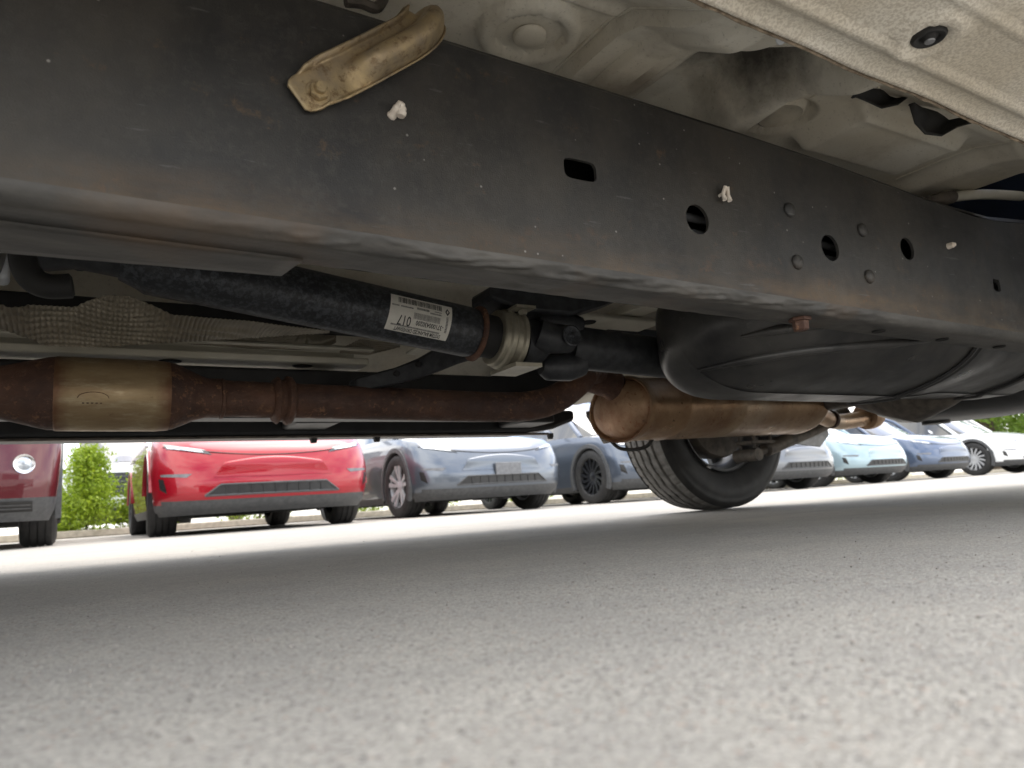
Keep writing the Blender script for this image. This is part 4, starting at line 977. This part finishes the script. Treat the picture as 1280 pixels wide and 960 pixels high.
def build_car(label, pos, rz, paint_m, style='twin', rim='alloy', suv=False, plate=False, steer=0.0, name='parked_car'):
    cs = CarShape(suv); root = empty(name, pos, rz); tag(root, label, 'car', 'cars parked along the lot')
    key = ('b', suv)
    if key not in CARCACHE: CARCACHE[key] = car_body(cs)
    v, up, lo = CARCACHE[key]
    b = mk('body', *sub(v, up), paint_m, root, ang=35)
    mk('lower_cladding', *sub(v, lo), 'cladding', root, ang=35)
    # underbody
    mb = MB(); mb.box(-.86, .86, cs.A + .1, cs.L - .35, cs.zb + .01, cs.zb + .05); mb.box(-.55, .55, .16, cs.A + .1, cs.zb + .02, cs.zb + .06); mb.build('underbody', 'wheel_well', root)
    # greenhouse
    h = 1.62 if not suv else 1.78
    secs = [(1.15, .76, .60, cs.zs(1.15) + .05), (1.6, .82, .62, 1.28), (2.1, .84, .60, h - .05), (2.6, .84, .60, h), (3.3, .83, .59, h - .02), (3.9, .80, .56, h - .17), (4.45, .74, .52, 1.10)]
    vv = []
    for (y, wb, wr, zt_) in secs:
        z0 = cs.zs(y) - .02
        vv += [(-wb, y, z0), (-(wb*.25 + wr*.75), y, z0 + (zt_ - z0) * .85), (-wr * .8, y, zt_), (0, y, zt_ + .02), (wr * .8, y, zt_), (wb*.25 + wr*.75, y, z0 + (zt_ - z0) * .85), (wb, y, z0)]
    fg = [(i*7+k, i*7+k+1, (i+1)*7+k+1, (i+1)*7+k) for i in range(len(secs)-1) for k in range(6)] + [tuple(range(7)), tuple(reversed(range(42, 49)))]
    g = mk('cabin_glass', vv, fg, 'glass_dark', root, ang=25)
    rf = [(i*7+k, i*7+k+1, (i+1)*7+k+1, (i+1)*7+k) for i in (2, 3) for k in (1, 2, 3, 4)]
    rv, rf = sub([(x, y, z + .006) for x, y, z in vv], rf); mk('roof_panel', rv, rf, paint_m if suv else 'glass_dark', root, ang=25)
    for s in (-1, 1):     # pillars and mirrors
        mb = MB(); mb.tube([(s*.80, 1.2, cs.zs(1.2)), (s*.74, 1.65, 1.30), (s*.64, 2.15, h - .07)], .035, 8); mb.build('pillar', paint_m, root); mb = MB(); mb.tube([(s*.82, 3.2, cs.zs(3.2)), (s*.66, 3.1, h - .07)], .04, 8); mb.build('pillar', paint_m, root)
        mb = MB(); vm, fm = loftrings([[(s*(.96 + .0), 1.62, 1.02), (s*.97, 1.62, 1.02), (s*.97, 1.64, 1.03), (s*.96, 1.64, 1.03)], [(s*1.0, 1.56, .99), (s*1.10, 1.56, .99), (s*1.10, 1.66, 1.10), (s*1.0, 1.66, 1.10)], [(s*1.12, 1.58, 1.0), (s*1.13, 1.58, 1.0), (s*1.13, 1.64, 1.08), (s*1.12, 1.64, 1.08)]])
        mb.add(vm, fm); o = mb.build('mirror', paint_m, root); sm_ = o.modifiers.new('sub', 'SUBSURF'); sm_.levels = sm_.render_levels = 1
    # nose
    if not suv:
        for s in (-1, 1):
            hl = patch(cs, quadmap((s*.50, .665), (s*.84, .735), (s*.56, .715), (s*.86, .785)), (14, 8), .004)
            ho_ = mk('headlight', *hl, 'glass_dark', root, ang=60)
            h2 = patch(cs, quadmap((s*.56, .685), (s*.83, .738), (s*.585, .712), (s*.845, .772)), (12, 7), .009, .01); mk('lamp_unit', *h2, 'lamp_glass', ho_, ang=60, loc=(0,0,0))
            fg_ = patch(cs, quadmap((s*.70, .475), (s*.885, .495), (s*.66, .505), (s*.885, .515)), (12, 6), .003)
            mk('fog_slit', *fg_, 'plate', root, ang=60)
            vt = patch(cs, quadmap((s*.84, .35), (s*.89, .39), (s*.865, .47), (s*.90, .48)), (10, 6), .002); mk('corner_vent', *vt, 'trim_black', root, ang=60)
        gr = patch(cs, quadmap((-.56, .318), (.56, .318), (-.44, .40), (.44, .40), .008), (30, 8), .003, .05); go = mk('lower_grille', *gr, 'trim_black', root, ang=60)
        rim_ = MB()
        pts = [(-.565, .315), (.565, .315), (.445, .403), (-.445, .403), (-.565, .315)]
        for a_, b_ in zip(pts[:-1], pts[1:]):
            seg = [(a_[0] + (b_[0]-a_[0])*i/14, a_[1] + (b_[1]-a_[1])*i/14) for i in range(15)]
            rim_.tube([(x, cs.front(x, z) - .004, z) for x, z in seg], .009, 6)
        rim_.build('grille_surround', 'cladding', go, loc=(0,0,0))
        for k in range(9):
            x = -.40 + .1 * k; sl = patch(cs, quadmap((x - .006, .326), (x + .006, .326), (x - .006, .392), (x + .006, .392)), (5, 6), .010, .02); mk('grille_slat', *sl, 'trim_black', go, loc=(0,0,0))
        npn = patch(cs, lambda a, b: ((-.50 + 1.0 * a) * (1 - .18 * b), .465 + (.125 + .045 * sin(pi * a)) * b), (34, 12), lambda b: .004 + .030 * sst(0, 1, b), .02); mk('nose_panel', *npn, paint_m, root, ang=70)
    else:
        for s in (-1, 1):
            mb = MB(); x, z = s * .74, .585; y = cs.front(x, z); nrm = Vector((s * .35, -1, .05))
            mb.lathe([(.0, .014), (.04, .011), (.062, .004)], (x, y - .002, z), nrm, 28); fl_ = mb.build('fog_lamp', 'lamp_glass', root, ang=50)
            mb = MB(); mb.lathe([(.060, .009), (.068, .012), (.074, -.02)], (x, y - .002, z), nrm, 28); mb.build('lamp_ring', 'chrome', fl_, loc=(0,0,0))
            hl = patch(cs, quadmap((s*.55, .86), (s*.90, .87), (s*.52, .97), (s*.88, .96)), (12, 8), .006); mk('headlight', *hl, 'lamp_glass', root, ang=60)
            sl = patch(cs, quadmap((s*.40, .255), (s*.80, .255), (s*.38, .325), (s*.80, .325)), (14, 6), .003); so_ = mk('bumper_slot', *sl, 'trim_black', root, ang=60)
            for k in range(2): bb = patch(cs, quadmap((s*.41, .272 + .024*k), (s*.79, .272 + .024*k), (s*.41, .280 + .024*k), (s*.79, .280 + .024*k)), (12, 5), .008); mk('slot_bar', *bb, 'cladding', so_, loc=(0,0,0))
            ch = patch(cs, quadmap((s*.50, .60), (s*.53, .60), (s*.66, .95), (s*.69, .95)), (5, 14), .012); mk('chrome_strip', *ch, 'chrome', root)
        gr = patch(cs, quadmap((-.50, .58), (.50, .58), (-.62, .92), (.62, .92)), (24, 12), .004, .05); go = mk('grille', *gr, 'trim_black', root, ang=60)
        for k in range(4): bb = patch(cs, quadmap((-.5, .62 + .075*k), (.5, .62 + .075*k), (-.52, .645 + .075*k), (.52, .645 + .075*k)), (22, 5), .014); mk('grille_bar', *bb, 'cladding', go, loc=(0,0,0))
    for s in (-1, 1):     # bonnet shut line
        if suv: break
        pts = []
        for i in range(16):
            x = s * .86 * i / 15; z = .655 + .10 * (i / 15) ** 2; pts.append((x, cs.front(x, min(z, .79)) - .002, min(z, .79)))
        mb = MB(); mb.tube(pts, .0045, 6); mb.build('bonnet_gap', 'trim_black', root)
    if plate:
        mb = MB(); y = cs.front(.05, .43); mb.box(-.12, .20, y - .03, y - .012, .40, .535); mb.build('plate_holder', 'plate', root, bevel=.006)
    # arches, wells, wheels
    for yw in (cs.ya, cs.yb):
        for s in (-1, 1):
            wl = MB(); n_ = 20
            arc = [(yw + (cs.RW + .05) * cos(t), cs.RW + (cs.RW + .05) * sin(t)) for t in np.linspace(-.15, pi + .15, n_)]
            vv = [(s*.93, y, z) for y, z in arc] + [(s*.55, y, z) for y, z in arc]; wl.add(vv, [(i, i+1, n_+i+1, n_+i) for i in range(n_-1)] + [tuple(range(n_, 2*n_))])
            wl.build('wheel_well', 'wheel_well', root)
            ac = MB(); vv = []; n_ = 30; clad = suv or any(k_ in paint_m for k_ in ('silver', 'blue', 'slate', 'white'))
            for t in (np.linspace(-.42, pi + .42, n_) if clad else np.linspace(.05, pi - .05, n_)):
                for (r_, xx) in ((cs.RW + .018, s*(cs.W - .05)), (cs.RW + .02, s*(cs.W + .002)), (cs.RW + .03, s*(cs.W + .010)), (cs.RW + .075, s*(cs.W + .006)), (cs.RW + .085, s*(cs.W - .03))):
                    vv.append((xx, yw + r_ * cos(t), max(cs.zb + .01, cs.RW + r_ * sin(t))))
            ac.add(vv, [(i*5+k, i*5+k+1, (i+1)*5+k+1, (i+1)*5+k) for i in range(n_-1) for k in range(4)]); ac.build('arch_trim', 'cladding' if clad else paint_m, root, ang=40)
            key = ('w', style, suv)
            if key not in CARCACHE:
                ty, rm, dk = wheel_meshes(cs.RW, style)
                tmp = [ty.build('tyre', 'car_tyre', ang=35).data, rm.build('rim', 'alloy', ang=30).data, dk.build('wheel', 'trim_black', ang=30).data]
                for nm in list(C.objects):
                    if nm.parent is None and nm.type == 'MESH' and nm.data in tmp: bpy.data.objects.remove(nm)
                CARCACHE[key] = tmp
            tm, rmm, dm_ = CARCACHE[key]
            wo_ = mk('wheel', None, None, None, root, me=dm_, loc=(s * .825, yw, cs.RW))
            mk('tyre', None, None, None, wo_, me=tm, loc=(0,0,0)); ro_ = mk('rim', None, None, None, wo_, me=rmm, loc=(0,0,0))
            ro_.material_slots[0].link = 'OBJECT'; ro_.material_slots[0].material = M[rim]
            if s > 0: wo_.rotation_euler[2] = pi
            if yw == cs.ya: wo_.rotation_euler[2] += steer
    # tail lights
    for s in (-1, 1):
        mb = MB(); mb.box(s*.62 - .14, s*.62 + .14, cs.L - .30, cs.L - .16, .84, .90); mb.build('tail_light', 'paint_red', root, bevel=.02)
    return root
build_car('dark maroon car with round fog lamp and grey bumper at left edge', (-1.12, 6.0, 0), radians(1.5), 'paint_maroon', 'multi', 'alloy_dark', True)
build_car('bright red car with smooth nose and wide lower grille', (1.42, 6.5, 0), 0, 'paint_red', 'multi', 'alloy_dark', steer=radians(-3))
build_car('silver blue car with silver wheels, beside the red car', (3.98, 6.98, 0), 0, 'paint_silver_blue', 'twin', 'alloy', plate=True, steer=radians(3))
build_car('grey blue car with black wheels, left of the pickup tyre', (6.72, 7.0, 0), 0, 'paint_grey_blue', 'multi', 'alloy_dark')
build_car('silver car partly hidden by the right side of the pickup tyre', (9.45, 7.25, 0), 0, 'paint_silver', 'twin', 'alloy')
build_car('pale sky blue car below the rusty tail pipe', (12.15, 7.7, 0), 0, 'paint_pale_blue', 'twin', 'alloy')
build_car('dark slate blue car between the pale blue and white cars', (14.85, 8.0, 0), 0, 'paint_slate', 'twin', 'alloy')
build_car('white car with pale wheels at the right end of the row', (17.55, 7.75, 0), 0, 'paint_white', 'multi', 'alloy')
build_car('white car in the row behind, seen past green shrubs', (.62, 14.1, 0), 0, 'paint_white', 'multi', 'alloy', True).scale = (1.14, 1.14, 1.14)

# ================================================================== planting
def leaves(n, sampler, size, rng):
    c = np.array([sampler(rng) for _ in range(n)]); a = rng.normal(size=(n, 3)); a /= np.linalg.norm(a, axis=1)[:, None]
    b = np.cross(a, rng.normal(size=(n, 3))); b /= np.linalg.norm(b, axis=1)[:, None]
    s = size * rng.uniform(.6, 1.3, (n, 1)); L = a * s; W = b * s * .42
    v = np.stack([c - L, c + W, c + L, c - W], 1).reshape(-1, 3)
    return v.tolist(), [(4*i, 4*i+1, 4*i+2, 4*i+3) for i in range(n)]
def shrub(label, pos, hgt, rad, n, seed, cone=True):
    root = empty('shrub', pos); tag(root, label, 'shrub', 'shrubs in the planting bed'); rng = np.random.default_rng(seed)
    cl = [(rng.uniform(0, 2*pi), rng.uniform(.05, 1.0)) for _ in range(70)]
    def smp(r):
        a, t = cl[r.integers(70)]; rr_ = rad * ((1 - t) ** .8 if cone else math.sqrt(max(.05, 1 - (2*t - .8) ** 2 / 1.6))) * r.uniform(.55, 1.05)
        p = np.array([rr_ * cos(a), rr_ * sin(a), t * hgt]); return p + r.normal(size=3) * rad * .21 + np.array([0, 0, .05])
    v, f = leaves(n, smp, .032, rng); v = [(x, y, abs(z)) for x, y, z in v]
    mk('foliage', v, f, 'leaf_bright', root, smooth=False)
    mb = MB()
    mb.tube([(0, 0, 0), (.01, .01, hgt * .5), (0, 0, hgt * .85)], [.018, .012, .004], 8)
    for k in range(8):
        a = k * 2.4; z = hgt * (.1 + .08 * k); mb.tube([(0, 0, z), (rad*.6*cos(a)*(1 - z/hgt), rad*.6*sin(a)*(1 - z/hgt), z + .12)], [.007, .003], 6)
    mb.build('stem', 'bark', root)
shrub('tall bright green conical shrub beside the maroon car', (.02, 13.1, .10), 1.12, .52, 11000, 1)
shrub('bright green shrub just left of the red car', (.83, 13.3, .10), .8, .42, 7000, 2)
lows = [(2.6, 'low green shrub seen under the red car'), (4.4, 'low green shrub behind the gap after the red car'), (6.0, 'low green shrub seen under the silver blue car'),
        (8.0, 'low green shrub behind the silver blue car'), (10.2, 'low green shrub behind the black-wheeled grey car'), (12.6, 'low green shrub beside the pickup tyre'), (15.5, 'low green shrub behind the silver car'), (18.2, 'low green shrub behind the pale blue car'), (21.5, 'low green shrub behind the slate blue car'), (-1.8, 'low green shrub behind the maroon car')]
for i, (x, lb) in enumerate(lows): shrub(lb, (x, 13.2 + .2 * (i % 3), .10), .52, .55, 2600, 10 + i, False)
def tree(label, pos, hgt, rad, n, seed):
    root = empty('tree', pos); tag(root, label, 'tree', 'trees beyond the parking lot'); rng = np.random.default_rng(seed)
    mb = MB(); th = hgt * .45; mb.tube([(0, 0, -.1), (.05, 0, th * .5), (.0, .08, th), (.1, 0, hgt * .8)], [.2, .15, .12, .04], 12)
    cl = []
    for k in range(46):
        a = rng.uniform(0, 2*pi); t = rng.uniform(.0, 1); rr_ = rad * math.sqrt(max(.1, 1 - (2*t - 1) ** 2)) * rng.uniform(.35, 1.0)
        c = np.array([rr_*cos(a), rr_*sin(a), hgt * (.14 + .82 * t)]); cl.append((c, rng.uniform(.35, .75)))
        if k < 14: mb.tube([(0, 0, th * rng.uniform(.5, 1.0)), tuple(c * .6 + np.array([0, 0, th * .3])), tuple(c)], [.06, .035, .012], 6)
    def smp(r): c, s = cl[r.integers(46)]; return c + r.normal(size=3) * s * .55
    mk('crown', *leaves(n, smp, .10, rng), 'leaf_tree', root, smooth=False); mb.build('trunk', 'bark', root)
for i, (x, y, h_, r_, lb) in enumerate(((27.5, 13.5, 5.2, 2.3, 'bright green leafy tree above the white car at the right edge'), (33, 16, 6.0, 2.6, 'taller green tree behind the white car, farther right'), (21, 20, 6, 2.6, 'green tree behind the slate blue car'),
        (12, 22, 6.5, 2.8, 'green tree behind the pickup tyre'), (4, 24, 6.5, 2.8, 'green tree behind the silver blue car'), (-5, 23, 6, 2.6, 'green tree far behind the maroon car'))):
    tree(lb, (x, y, 0), h_, r_, 13000, 40 + i)
